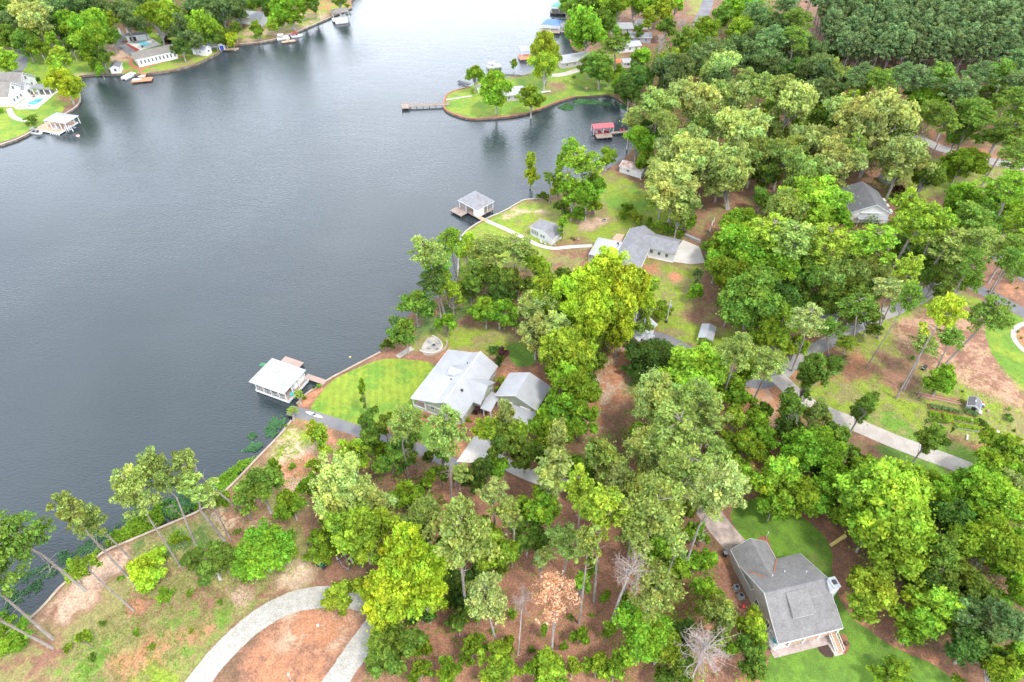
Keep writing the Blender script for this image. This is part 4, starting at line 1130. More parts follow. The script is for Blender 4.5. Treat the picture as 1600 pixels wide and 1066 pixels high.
grove("over the red leafy forest floor", """
Tp 845 880 15; Tg 800 862 15; Po 790 800 22 800 880; Tg 745 960 11; Tg 850 985 9; Pl 905 762 26 900 870; Bg 835 1042 18; Tl 895 1042 13; Tg 950 985 12; Bg 660 1012 17; Tg 690 872 14; Bm 780 890 15; Bg 925 882 13; Tg 975 940 10; Po 985 832 22 975 930; Bl 800 960 9;
Sg 770 985 7; Sm 890 965 7; Sg 925 962 6; Sm 830 1012 8; Tg 620 862 11; Bm 560 872 13; Pp 1000 860 18 990 950; Tm 760 820 11; Tg 820 800 12; Pp 770 770 22 775 850""")
thicket("undergrowth", [(1180, 700), (1230, 760), (1300, 800), (1330, 850), (1340, 930), (1420, 1000), (1520, 1050), (1620, 1090), (1660, 780), (1530, 780), (1400, 735), (1260, 690)], 2.6, 1.5, 4.5, 'm', 1)
thicket("undergrowth", [(930, 690), (1010, 620), (1130, 600), (1150, 700), (1130, 780), (1080, 790), (1060, 880), (1000, 840), (900, 760)], 2.6, 1.5, 4, 'm', 2)
thicket("undergrowth", [(1040, 900), (1110, 870), (1120, 950), (1170, 1000), (1180, 1090), (960, 1090), (960, 1010)], 2.6, 1, 3.5, 'g', 3)
thicket("undergrowth", [(840, 560), (935, 470), (985, 480), (960, 560), (900, 700), (860, 720), (790, 700), (800, 670), (870, 640)], 2.6, 1.5, 4.5, 'g', 4)
thicket("undergrowth", [(1110, 410), (1160, 360), (1300, 350), (1390, 400), (1380, 470), (1290, 520), (1190, 510), (1110, 470)], 3, 1.5, 5, 'm', 5)
thicket("undergrowth", [(985, 120), (1060, 60), (1200, 10), (1280, 110), (1300, 200), (1420, 180), (1440, 220), (1340, 290), (1240, 290), (1140, 310), (1060, 300), (1000, 260), (990, 200)], 4.5, 3, 8, 'm', 6)
thicket("undergrowth", [(1300, 135), (1620, 150), (1620, 215), (1500, 200), (1440, 190), (1400, 170), (1300, 165)], 4.5, 2.5, 7, 'm', 7)
thicket("undergrowth", [(-60, 60), (30, 60), (150, 60), (230, 45), (350, 50), (470, 10), (560, -20), (300, -40), (-200, -20)], 4.5, 3, 8, 'b', 8)
thicket("undergrowth", [(650, 480), (700, 430), (760, 430), (850, 440), (850, 480), (760, 500), (660, 500)], 2.6, 1, 3.5, 'm', 9)
thicket("undergrowth", [(500, 720), (640, 690), (700, 760), (690, 850), (600, 860), (520, 840)], 3, 1, 3, 'm', 10)
thicket("undergrowth", [(1330, 300), (1420, 240), (1440, 330), (1400, 440), (1340, 400)], 3.5, 1, 4, 'm', 11)
thicket("undergrowth", [(950, 140), (985, 160), (1000, 200), (985, 240), (1010, 270), (1050, 200), (1000, 130)], 3.5, 2, 6, 'm', 12)
scatter("water_plants", [(-20, 940), (20, 905), (60, 880), (100, 855), (140, 835), (175, 818), (210, 790), (235, 790), (200, 830), (140, 862), (90, 890), (50, 930), (0, 965)], 5200, .14, 'c', .03, .25, .35)
scatter("shore_brush", [(140, 870), (170, 835), (220, 800), (250, 795), (262, 808), (240, 828), (200, 842), (162, 858)], 3800, .2, 'g', .05, 1.3, -.2)
scatter("shore_brush", [(230, 790), (262, 778), (290, 790), (310, 770), (340, 745), (372, 720), (398, 712), (405, 712), (380, 735), (352, 765), (316, 793), (262, 815)], 4200, .2, 'g', .05, 1.1, 0)
scatter("shore_brush", [(255, 780), (300, 768), (320, 780), (295, 800), (262, 812), (250, 800)], 1500, .2, 'c', .05, 1.3, -.3)
scatter("water_plants", [(375, 705), (385, 692), (405, 682), (410, 695), (395, 706)], 2200, .13, 'c', .03, .4, .1)
scatter("water_plants", [(412, 668), (425, 650), (438, 645), (447, 652), (440, 670), (425, 682), (415, 680)], 3800, .13, 'c', .03, .4, .1)
scatter("water_plants", [(384, 680), (392, 672), (402, 678), (394, 686)], 700, .13, 'c', .03, .4, .1)
scatter("lily_pads", [(872, 166), (885, 159), (898, 164), (893, 170), (880, 170)], 1500, .35, 'c', .02, .05, -1)
scatter("lily_pads", [(895, 158), (905, 153), (925, 155), (957, 160), (955, 163), (930, 161), (900, 161)], 2200, .35, 'c', .02, .05, -1)
scatter("lily_pads", [(964, 160), (990, 165), (997, 175), (985, 175), (970, 166)], 1300, .35, 'c', .02, .05, -.8)
scatter("weeds", [(200, 850), (300, 805), (400, 730), (450, 680), (500, 740), (470, 800), (500, 880), (420, 930), (330, 980), (250, 1080), (100, 1080), (120, 1000), (180, 940), (230, 900)], 15000, .10, 'm', LZ, .25, .35)
scatter("weeds", [(570, 1070), (640, 960), (700, 850), (860, 880), (1000, 900), (1100, 960), (1100, 1070)], 5000, .10, 'g', LZ, .3, .95)
scatter("weeds", [(1230, 600), (1400, 500), (1560, 600), (1600, 700), (1500, 700), (1400, 650), (1300, 640)], 6000, .10, 'g', LZ, .2, .6)
scatter("leaf_litter", [(560, 1080), (600, 900), (700, 760), (880, 780), (1000, 850), (1080, 900), (1130, 1080)], 22000, .11, 'a', LZ, .06, .1)
# ---------------------------------------------------------------- buildings
class Fr:
    """a building frame: origin on the plan and turn; local u, v; heights absolute"""
    def __init__(s, name, label, cat, x, y, deg, group=None):
        s.x, s.y, s.a = x, y, R(deg)
        s.o = thing(name, label, cat, (x, y, 0), s.a, group)
    def w(s, u, v, z=0):
        return Vector((s.x + u * math.cos(s.a) - v * math.sin(s.a), s.y + u * math.sin(s.a) + v * math.cos(s.a), z))
    def hit(s, px, py, axis, val):               # pixel -> (other coordinate, z) on the vertical plane axis = val
        e = Vector((0, 0, CAM_H)); d = G(px, py) - e
        c, n = math.cos(s.a), math.sin(s.a)
        def loc(p): return ((p.x - s.x) * c + (p.y - s.y) * n, -(p.x - s.x) * n + (p.y - s.y) * c)
        a = loc(e); b = loc(e + d); k = 0 if axis == 'u' else 1
        t = (val - a[k]) / (b[k] - a[k])
        return a[1 - k] + (b[1 - k] - a[1 - k]) * t, e.z + d.z * t
def roof_gable(u0, u1, v0, v1, ze, zr, axis='u', ridge=None, t=.2, ze2=None):
    mb = MB(); ze2 = ze if ze2 is None else ze2
    if axis == 'u':
        r = (v0 + v1) / 2 if ridge is None else ridge
        mb.slab([(u0, v0, ze), (u1, v0, ze), (u1, r, zr), (u0, r, zr)], t)
        mb.slab([(u0, r, zr), (u1, r, zr), (u1, v1, ze2), (u0, v1, ze2)], t)
    else:
        r = (u0 + u1) / 2 if ridge is None else ridge
        mb.slab([(u0, v0, ze), (r, v0, zr), (r, v1, zr), (u0, v1, ze)], t)
        mb.slab([(r, v0, zr), (u1, v0, ze2), (u1, v1, ze2), (r, v1, zr)], t)
    return mb
def wall_gable(u0, u1, v0, v1, ze, zr, axis='u', ridge=None, z0=.55, ov=.4, ze2=None):
    """the walls under roof_gable, inset by the overhang ov"""
    ze2 = ze if ze2 is None else ze2
    mb = MB()
    if axis == 'u':
        r = (v0 + v1) / 2 if ridge is None else ridge
        a = ze + (zr - ze) * ov / (r - v0) - .2; b = ze2 + (zr - ze2) * ov / (v1 - r) - .2
        return mb.extr([(u0 + ov, v0 + ov, z0), (u0 + ov, v0 + ov, a), (u0 + ov, r, zr - .2), (u0 + ov, v1 - ov, b), (u0 + ov, v1 - ov, z0)], (u1 - u0 - 2 * ov, 0, 0))
    r = (u0 + u1) / 2 if ridge is None else ridge
    a = ze + (zr - ze) * ov / (r - u0) - .2; b = ze2 + (zr - ze2) * ov / (u1 - r) - .2
    return mb.extr([(u0 + ov, v0 + ov, z0), (u0 + ov, v0 + ov, a), (r, v0 + ov, zr - .2), (u1 - ov, v0 + ov, b), (u1 - ov, v0 + ov, z0)], (0, v1 - v0 - 2 * ov, 0))
def fascia(parent, u0, u1, v0, v1, ze, zr, axis='u', ridge=None, mat=None, ze2=None):
    """white boards along the eaves and rakes, 4 mm proud of the roof edge"""
    ze2 = ze if ze2 is None else ze2
    mb = MB(); e = .06
    if axis == 'u':
        r = (v0 + v1) / 2 if ridge is None else ridge
        mb.box(u0, u1, v0 - e, v0 - .004, ze - .27, ze - .03); mb.box(u0, u1, v1 + .004, v1 + e, ze2 - .27, ze2 - .03)
        for u, s in ((u0, -1), (u1, 1)):
            for (a, za, b, zb) in ((v0, ze, r, zr), (v1, ze2, r, zr)):
                mb.extr([(u + s * .004, a, za - .27), (u + s * .004, b, zb - .27), (u + s * .004, b, zb - .03), (u + s * .004, a, za - .03)], (s * e, 0, 0))
    else:
        r = (u0 + u1) / 2 if ridge is None else ridge
        mb.box(u0 - e, u0 - .004, v0, v1, ze - .27, ze - .03); mb.box(u1 + .004, u1 + e, v0, v1, ze2 - .27, ze2 - .03)
        for v, s in ((v0, -1), (v1, 1)):
            for (a, za, b, zb) in ((u0, ze, r, zr), (u1, ze2, r, zr)):
                mb.extr([(a, v + s * .004, za - .27), (b, v + s * .004, zb - .27), (b, v + s * .004, zb - .03), (a, v + s * .004, za - .03)], (0, s * e, 0))
    return mb.build("fascia", mat or M_white, parent)
def window(parent, axis, val, side, a, z, w=1.0, h=1.3, name="window"):
    """frame on the wall plane axis = val, looking to side (+1/-1); a pane inside"""
    f = MB(); p = MB()
    def bx(mb, a0, a1, z0, z1, d0, d1):
        lo, hi = sorted((val + side * d0, val + side * d1))
        mb.box(lo, hi, a0, a1, z0, z1) if axis == 'u' else mb.box(a0, a1, lo, hi, z0, z1)
    fw = .1
    bx(f, a - w / 2, a + w / 2, z - h / 2, z - h / 2 + fw, .003, .07); bx(f, a - w / 2, a + w / 2, z + h / 2 - fw, z + h / 2, .003, .07)
    bx(f, a - w / 2, a - w / 2 + fw, z - h / 2 + fw, z + h / 2 - fw, .003, .07); bx(f, a + w / 2 - fw, a + w / 2, z - h / 2 + fw, z + h / 2 - fw, .003, .07)
    bx(f, a - .025, a + .025, z - h / 2 + fw, z + h / 2 - fw, .03, .06)
    bx(p, a - w / 2 + fw, a + w / 2 - fw, z - h / 2 + fw, z + h / 2 - fw, .004, .028)
    o = f.build(name, M_white, parent)
    p.build("pane", M_glass, o)
    return o
def house(fr, u0, u1, v0, v1, ze, zr, roofmat, wallmat, axis='u', ridge=None, ov=.4, ze2=None, z0=.55, wn="wall"):
    wall_gable(u0, u1, v0, v1, ze, zr, axis, ridge, z0, ov, ze2).build(wn, wallmat, fr.o)
    roof_gable(u0, u1, v0, v1, ze, zr, axis, ridge, .2, ze2).build("roof", roofmat, fr.o)
    fascia(fr.o, u0, u1, v0, v1, ze, zr, axis, ridge, None, ze2)
def hip_roof(u0, u1, v0, v1, ze, zr, t=.18, rid=0):
    cu, cv = (u0 + u1) / 2, (v0 + v1) / 2
    a, b = (cu - rid, cv, zr), (cu + rid, cv, zr)
    mb = MB()
    c = [(u0, v0, ze), (u1, v0, ze), (u1, v1, ze), (u0, v1, ze)]
    if rid:
        fs = [[c[0], c[1], b, a], [c[1], c[2], b], [c[2], c[3], a, b], [c[3], c[0], a]]
    else: fs = [[c[0], c[1], a], [c[1], c[2], a], [c[2], c[3], a], [c[3], c[0], a]]
    for f in fs: mb.slab(f, t)
    return mb
def posts(parent, pts, z0, z1, w=.16, mat=None, name="post"):
    for (u, v) in pts: MB().box(u - w / 2, u + w / 2, v - w / 2, v + w / 2, z0, z1).build(name, mat or M_white, parent)
def pilings(parent, u0, u1, v0, v1, n, m, z1=.7, inset=.25):
    mb = MB()
    for i in range(n):
        for j in range(m):
            if 0 < i < n - 1 and 0 < j < m - 1: continue
            mb.cyl(u0 + inset + (u1 - u0 - 2 * inset) * i / (n - 1), v0 + inset + (v1 - v0 - 2 * inset) * j / (m - 1), -1.3, z1, .13, None, 7)
    mb.build("pilings", M_post, parent)
def rail(parent, pts, z0, h=1.0, mat=None, n=6):
    mb = MB()
    for (a, b) in zip(pts[:-1], pts[1:]):
        a = Vector(a); b = Vector(b)
        for q in (h, h * .5): mb.tube([(a.x, a.y, z0 + q), (b.x, b.y, z0 + q)], .035, 4)
        k = max(1, int((b - a).length / 1.2))
        for i in range(k + 1):
            p = a + (b - a) * i / k; mb.tube([(p.x, p.y, z0), (p.x, p.y, z0 + h)], .04, 4)
    return mb.build("railing", mat or M_white, parent)

# --- grey shingled house at lower right
f = Fr("grey_house", "warm grey house with grey shingle roof and white porch posts at lower right", "house", 43.42, 55.82, 13.06)
g = f.o
zr, zk, ze = 8.0, 5.55, 3.65
mb = MB(); mb.slab([(0, 0, zr), (12.05, 0, zr), (12.05, 7.0, 4.2), (0, 7.0, 4.2)], .22)
mb.slab([(0, -3.7, zk), (12.05, -3.7, zk), (12.05, 0, zr), (0, 0, zr)], .22)
mb.slab([(0, -7.15, ze), (12.2, -7.15, ze), (12.2, -3.7, zk), (0, -3.7, zk)], .22)
mb.build("roof", M_shingle, g)
MB().extr([(.3, -4.3, .55), (.3, -4.3, 4.95), (.3, -3.7, 5.3), (.3, 0, 7.75), (.3, 6.7, 4.1), (.3, 6.7, .55)], (11.4, 0, 0)).build("wall", M_siding_grey, g)
mb = MB()
for u in (-.065, 12.055):
    for a, za, b, zb in ((0, zr, 7, 4.2), (0, zr, -3.7, zk), (-3.7, zk, -7.15, ze)):
        mb.extr([(u, a, za - .3), (u, b, zb - .3), (u, b, zb - .03), (u, a, za - .03)], (.06 if a != -3.7 or u < 0 else .2, 0, 0))
mb.box(0, 12.2, -7.23, -7.155, 3.3, 3.62)
mb.box(.1, 12.1, -7.05, -6.85, 3.0, 3.36)
mb.box(.1, .3, -6.85, -4.3, 3.0, 3.3)
mb.build("fascia", M_white, g)
# garage wing
house(f, -.1, 7.25, 2.6, 10.7, 4.0, 6.62, M_shingle_y, M_siding_grey, 'v', 3.2, ov=.3, wn="garage_wall")
for (a, b) in (((7.2, 6.9), (4.6, 4.0)), ((.5, 5.4), (2.4, 3.3))):
    za, zb = (8 - .543 * a[1] + .06, 8 - .543 * b[1] + .06)
    d = Vector((b[0] - a[0], b[1] - a[1])).normalized(); nn = Vector((-d.y, d.x)) * .16
    pts_ = []; mb = MB()
    k = 9
    for i in range(k + 1):
        q = Vector(a).lerp(Vector(b), i / k) ; zz = za + (zb - za) * i / k; ww = .6 + .6 * math.sin(i * 1.9) ** 2
        pts_.append((q, zz, ww))
    for (q, zz, ww), (q2, z2, w2) in zip(pts_[:-1], pts_[1:]):
        mb.slab([(q.x + nn.x * ww, q.y + nn.y * ww, zz), (q2.x + nn.x * w2, q2.y + nn.y * w2, z2), (q2.x - nn.x * w2, q2.y - nn.y * w2, z2), (q.x - nn.x * ww, q.y - nn.y * ww, zz)], .12)
    mb.build("roof_debris", M_straw, g, label="strip of orange pine straw lying in a roof valley")
MB().cyl(3.6, 3.1, 5.9, 6.8, .1).cyl(6.2, 3.4, 5.9, 6.6, .1).cyl(9.6, 2.2, 6.5, 7.2, .09).build("vent_pipes", M_white, g)
MB().box(.05, 11.9, -.1, .1, 7.99, 8.06).build("ridge_cap", M_shingle_dark, g)
# raised dormer
MB().slab([(3.7, -4.5, 5.85), (7.9, -4.5, 5.85), (7.9, -.75, 7.62), (3.7, -.75, 7.62)], .14).build("dormer_roof", M_shingle, g)
MB().extr([(3.85, -4.35, 5.0), (3.85, -4.35, 5.76), (3.85, -.9, 7.4), (3.85, -.9, 7.2)], (3.9, 0, 0)).build("dormer_wall", M_white, g)
MB().box(11.75, 13.0, -2.2, -.4, .55, 8.4).build("chimney", M_white, g)
c = MB().box(11.66, 13.09, -2.29, -.31, 8.4, 8.62).build("chimney_cap", M_greym, g)
MB().box(12.05, 12.7, -1.7, -.9, 8.62, 8.85).build("flue_cover", M_black, c)
for (x, y) in ((232, 445), (290, 570), (367, 718)):
    a, z = f.hit(1120 + x / 4.633, 820 + y / 4.633, 'u', .3)
    window(g, 'u', .3, -1, a, z, .7 if x == 232 else 1.25, .7 if x == 232 else 1.5)
for a in (2.5, 5.5, 9): window(g, 'v', -4.3, -1, a, 2.6, 1.2, 1.6)
for a in (9.4,): window(g, 'v', 6.7, 1, a, 2.7, 1.2, 1.4)
MB().box(1.2, 5.6, 10.405, 10.45, .62, 2.9).build("garage_door", M_white, g)
MB().box(-.55, 2.2, -7.1, -4.31, 1.2, 1.45).build("porch_floor", M_conc_w, g)
MB().box(-.5, 12.0, -8.2, -4.31, .5, .66).build("patio", M_conc_old, g)
posts(g, [(.25, -6.95), (2.6, -6.95), (5.4, -6.95), (8.3, -6.95), (11.85, -6.95)], .66, 3.02, .22, None, "porch_post")
rail(g, [(-.5, -4.6), (-.5, -7.0), (.1, -7.0)], 1.45, 1.0)
MB().box(2.2, 12.0, -7.0, -4.31, 1.5, 1.68).build("upper_porch_floor", M_deck_tan, g)
mb = MB()
for i in range(7):
    mb.box(10.35, 11.55, -7.05 - .42 * (i + 1), -7.05 - .42 * i, 1.55 - .14 * i - .08, 1.55 - .14 * i)
st = mb.build("stairs", M_deck_tan, g)
mb = MB()
for u in (10.3, 11.6):
    mb.tube([(u, -7.1, 2.5), (u, -9.9, 1.55)], .05, 4); mb.tube([(u, -7.1, 1.6), (u, -9.9, .65)], .09, 4)
    for i in range(6): mb.tube([(u, -7.1 - i * .56, 1.55 - .17 * i), (u, -7.1 - i * .56, 2.5 - .19 * i)], .035, 4)
mb.build("handrail", M_white, st)
tb = thing("round_table", "small round table with a turquoise and yellow top on the white side porch", "table", f.w(.6, -6.0, 1.45), 0)
MB().cyl(0, 0, 0, .7, .05, .05, 6).build("leg", M_greym, tb); MB().cyl(0, 0, .7, .76, .62, .62, 16).build("tabletop", M_cyan, tb)
MB().cyl(.1, -.1, .765, .80, .3, .3, 12).build("tray", M_yellow, tb)
P4 = lambda *a: [tuple(q) for q in a]
patch("mulch_bed", [(1277, 1010), (1292, 1006), (1303, 1022), (1301, 1028), (1290, 1027), (1280, 1019)], M_brownmulch, .05)
patch("footpath", [(1292, 1004), (1310, 1000), (1318, 1022), (1305, 1026)], M_conc, .03)
patch("pine_straw_bed", [(1312, 990), (1322, 992), (1328, 1010), (1322, 1023), (1316, 1023)], M_straw, .026)
patch("pine_straw_bed", [(1184, 841), (1190, 837), (1199, 838), (1202, 846), (1207, 862), (1214, 874), (1207, 875), (1199, 858), (1194, 848), (1186, 847)], M_straw, .026)
def small(name, label, cat, p, parts, rot=0, group=None):
    o = thing(name, label, cat, p, rot, group)
    for nm, mb, mat in parts: mb.build(nm, mat, o)
    return o
for (x, y, w) in ((1150, 920, "upper"), (1157, 933, "lower")):
    small("air_conditioner", f"grey air conditioner box beside the grey house wall, {w} of two", "air conditioner", G(x, y), [("housing", MB().box(-.45, .45, -.45, .45, .05, .85), M_greym), ("fan_grille", MB().cyl(0, 0, .86, .9, .34, .34, 14), M_black), ("pad", MB().box(-.6, .6, -.6, .6, -.02, .05), M_conc)], R(13), "air conditioners by the grey house")
small("grill", "small red kettle grill by the grey house wall", "grill", G(1160, 951), [("kettle", MB().dome(0, 0, .85, .38, .38, .32, 12, 6, False), M_redp), ("legs", MB().tube([(0, 0, .8), (.3, .2, 0)], .03, 4).tube([(0, 0, .8), (-.3, .2, 0)], .03, 4).tube([(0, 0, .8), (0, -.35, 0)], .03, 4), M_black)])
small("flower_pot", "black round pot by the porch stairs of the grey house", "flower pot", G(1322, 1007), [("bowl", MB().cyl(0, 0, 0, .55, .25, .42, 12), M_black), ("soil", MB().cyl(0, 0, .5, .56, .36, .36, 12), M_soil)])
small("garden_lamp", "white lamp post on the curved bed above the grey house", "lamp", G(1197, 840), [("post", MB().cyl(0, 0, 0, 1.6, .05, .05, 6), M_white), ("lantern", MB().cyl(0, 0, 1.6, 1.95, .14, .1, 6), M_white)])
small("trash_can", "dark bin at the garage corner of the grey house", "bin", G(1132, 868), [("body", MB().box(-.3, .3, -.35, .35, 0, 1.0), M_black), ("lid", MB().box(-.33, .33, -.38, .38, 1.0, 1.07), M_greym)])
s_ = thing("playground_slide", "faded yellow slide poking out of the wood onto pine straw", "slide", G(1308, 848), R(25))
mb = MB(); mb.slab([(-1.8, -.28, .25), (1.6, -.28, 1.6), (1.6, .28, 1.6), (-1.8, .28, .25)], .05); mb.slab([(-1.8, -.33, .42), (1.6, -.33, 1.77), (1.6, -.28, 1.77), (-1.8, -.28, .42)], .25); mb.slab([(-1.8, .28, .42), (1.6, .28, 1.77), (1.6, .33, 1.77), (-1.8, .33, .42)], .25)
mb.build("chute", M_yellow, s_); MB().tube([(1.5, -.3, 0), (1.5, -.3, 1.6)], .05, 5).tube([(1.5, .3, 0), (1.5, .3, 1.6)], .05, 5).build("legs", M_wood, s_)

# --- sage green house with the white metal roof
f = Fr("sage_green_house", "sage green house with a big white metal roof by the striped lawn", "house", -14.86, 100.45, 64.8)
g = f.o
L0, L1 = -.1, 17.45
mb = MB()
mb.slab([(L0, 2.2, 5.75), (L1, 2.2, 5.75), (L1, 0, 7), (L0, 0, 7)][::-1], .2)
mb.slab([(L0, 9.0, 4.0), (L1, 9.0, 4.0), (L1, 2.2, 5.75), (L0, 2.2, 5.75)][::-1], .2)
mb.slab([(L0 - .5, -4.5, 4.0), (L1, -4.5, 4.0), (L1, 0, 7), (L0, 0, 7)], .2)
mb.build("roof", M_white_metal, g)
MB().box(L0, L1, -.12, .12, 7.0, 7.07).build("ridge_cap", M_white, g)
MB().extr([(.35, -4.1, .55), (.35, -4.1, 4.0), (.35, 0, 6.75), (.35, 2.2, 5.5), (.35, 5.3, 4.7), (.35, 5.3, .55)], (16.7, 0, 0)).build("wall", M_siding_green, g)
MB().extr([(4.5, 5.3, .55), (4.5, 5.3, 4.7), (4.5, 8.6, 3.9), (4.5, 8.6, .55)], (12.5, 0, 0)).build("porch_side_wall", M_siding_green, g)
MB().box(.3, 4.45, 5.32, 8.8, .9, 1.1).build("porch_floor", M_deck_pink, g)
posts(g, [(.3, 8.7), (2.4, 8.7), (4.3, 8.7), (.3, 5.5)], 1.1, 3.85, .25, None, "porch_post")
MB().box(.3, .5, 5.4, 8.8, .5, 1.3).box(.3, .42, 5.4, 8.8, 3.5, 3.78).build("porch_skirt", M_white, g)
MB().box(3.9, 4.45, 5.6, 8.4, 1.1, 3.2).build("porch_back", M_tan, g)
mb = MB(); mb.box(.28, .345, -4.12, 5.3, 3.15, 3.35); mb.box(.28, .345, -4.12, 5.3, .5, 1.0); mb.box(.25, .36, -4.2, -4.0, .5, 3.9)
for a, za, b, zb in ((0, 7, -4.5, 4), (0, 7, 2.2, 5.75), (2.2, 5.75, 9, 4)):
    for u in (-.165, 17.455): mb.extr([(u, a, za - .28), (u, b, zb - .28), (u, b, zb - .03), (u, a, za - .03)], (.06, 0, 0))
mb.box(L0, L1, 9.005, 9.06, 3.75, 3.98)
mb.build("trim", M_white, g)
for (x, y) in ((405, 730), (505, 768)):
    a, z = f.hit(600 + x / 5.33, 500 + y / 5.33, 'u', .35); window(g, 'u', .35, -1, a, z, 1.0, 1.5)
for (x, y) in ((660, 790), (685, 770), (895, 465), (915, 445)):
    a, z = f.hit(600 + x / 5.33, 500 + y / 5.33, 'v', -4.1); window(g, 'v', -4.1, -1, a, z, .8, 1.4)
# cross gable toward the garage
RU = 8.7
mb = MB()
mb.slab([(4.85, -6.3, 3.95), (RU, -6.3, 6.45), (RU, -.82, 6.45), (4.85, -4.4, 4.05)], .18)
mb.slab([(RU, -6.3, 6.45), (12.5, -6.3, 3.95), (12.5, -4.4, 4.05), (RU, -.82, 6.45)], .18)
mb.build("gable_roof", M_white_metal_y, g)
MB().extr([(5.2, -5.95, .55), (5.2, -5.95, 3.95), (RU, -5.95, 6.2), (12.15, -5.95, 3.95), (12.15, -5.95, .55)], (0, 1.9, 0)).build("gable_wall", M_siding_green, g)
for a in (7.2, 10.6): window(g, 'v', -5.95, -1, a, 3.0, .9, 1.3)
# dormer on the lake side
mb = MB(); mb.slab([(8.7, 4.4, 5.7), (10.4, 4.4, 6.75), (10.4, .5, 6.75), (8.7, 2.3, 5.78)][::-1], .12); mb.slab([(10.4, 4.4, 6.75), (12.1, 4.4, 5.7), (12.1, 2.3, 5.78), (10.4, .5, 6.75)][::-1], .12)
mb.build("dormer_roof", M_white_metal_y, g)
MB().extr([(8.95, 4.15, 5.1), (8.95, 4.15, 5.75), (10.4, 4.15, 6.6), (11.85, 4.15, 5.75), (11.85, 4.15, 5.1)], (0, -2.2, 0)).build("dormer_wall", M_siding_green, g)
window(g, 'v', 4.15, 1, 10.4, 5.75, .8, .6)
mb = MB(); mb.cyl(7.5, 2.6, 5.4, 6.1, .12); mb.cyl(13.3, 1.4, 5.9, 6.6, .12); mb.box(5.0, 5.5, -1.7, -1.2, 5.6, 6.4); mb.build("roof_vents", M_black, g)
# covered link
roof_gable(4.6, 10.2, -9.0, -6.31, 3.1, 3.8, 'v').build("link_roof", M_white_metal_y, g)
posts(g, [(4.9, -8.8), (8.6, -8.8), (4.9, -7.0), (9.9, -7.0)], .6, 3.0, .2, None, "link_post")
f2 = Fr("white_garage", "garage with white metal gable roof right of the sage green house", "garage", -14.86, 100.45, 64.8)
house(f2, 8.8, 16.7, -18.4, -8.0, 4.0, 6.4, M_white_metal, M_siding_green, 'u', -13.1)
for a in (-15.5, -11): MB().box(8.9, 9.19, a - 1.3, a + 1.3, .6, 3.0).build("garage_door", M_white, f2.o)
f2b = MB(); f2b.box(4.8, 8.8, -19.2, -12.6, 2.95, 3.1); f2b.build("side_canopy", M_white_metal, f2.o)
posts(f2.o, [(5.0, -19.0), (5.0, -15.8), (5.0, -12.8)], .6, 2.95, .18, None, "canopy_post")

# fire pit terrace
patch("gravel_terrace", [(658, 546), (661, 538), (668, 529), (676, 526), (687, 533), (691, 541), (687, 548), (678, 552), (666, 551)], M_conc, .03)
w_ = thing("garden_wall", "low pale curved stone wall around the fire pit terrace", "wall", G(680, 550))
mb = MB(); O_ = G(680, 550)
ww = chaikin([Vector(G(*p)[:2]) - Vector(O_[:2]) for p in [(662, 555), (672, 557), (684, 554), (693, 549), (699, 541), (698, 534)]], 2, False)
for a, b in zip(ww[:-1], ww[1:]):
    d = (b - a).normalized(); nn = Vector((-d.y, d.x)) * .22; mb.prism([a + nn, a - nn, b - nn, b + nn], -.02, .5)
mb.build("stones", M_cap, w_)
w_ = thing("garden_wall", "inner pale kerb wall of the fire pit terrace", "wall", G(688, 545))
mb = MB(); O_ = G(688, 545)
ww = chaikin([Vector(G(*p)[:2]) - Vector(O_[:2]) for p in [(656, 548), (665, 552), (678, 553), (689, 548), (692, 540), (687, 532), (676, 525)]], 2, False)
for a, b in zip(ww[:-1], ww[1:]):
    d = (b - a).normalized(); nn = Vector((-d.y, d.x)) * .15; mb.prism([a + nn, a - nn, b - nn, b + nn], -.02, .3)
mb.build("stones", M_conc_w, w_)
small("fire_pit", "round stone fire pit on the pale terrace", "fire pit", G(678, 541), [("ring", MB().cyl(0, 0, 0, .42, .62, .55, 14), M_greym), ("ash", MB().cyl(0, 0, .40, .44, .42, .42, 12), M_black)])
def chair(loc, rot, label, group, mat=None):
    mat = mat or M_wood
    o = thing("garden_chair", label, "chair", loc, rot, group)
    MB().box(-.3, .3, -.28, .28, .35, .4).build("seat", mat, o)
    MB().slab([(-.3, .28, .4), (.3, .28, .4), (.3, .5, 1.0), (-.3, .5, 1.0)], .05).build("backrest", mat, o)
    for x in (-.27, .27):
        for y in (-.25, .25): MB().box(x - .03, x + .03, y - .03, y + .03, 0, .35).build("leg", mat, o)
    return o
for i, (x, y, a) in enumerate(((672, 536, 40), (684, 537, -60), (671, 545, 120), (683, 546, 200))):
    chair(G(x, y), R(a), ["upper left", "upper right", "lower left", "lower right"][i] + " dark chair around the fire pit", "chairs around the fire pit", M_greym)
for (x, y, k) in ((487, 647, "left"), (495, 650, "right")):
    o = thing("paddleboard", f"{k} one of two white paddleboards lying on the boat ramp", "paddleboard", G(x, y), R(-22), "paddleboards on the boat ramp")
    pts = [(1.6 * math.cos(t), .38 * math.sin(t) * (1 - .1 * math.cos(t))) for t in [i * math.pi / 8 for i in range(16)]]
    MB().prism(pts, .03, .15).build("board", M_white, o); MB().box(-.5, .5, -.2, .2, .152, .165).build("grip_pad", M_greym, o)
    MB().prism([(-1.3, -.02), (-1.0, -.02), (-1.0, .02), (-1.3, .02)], -.0, .03).build("fin", M_black, o)

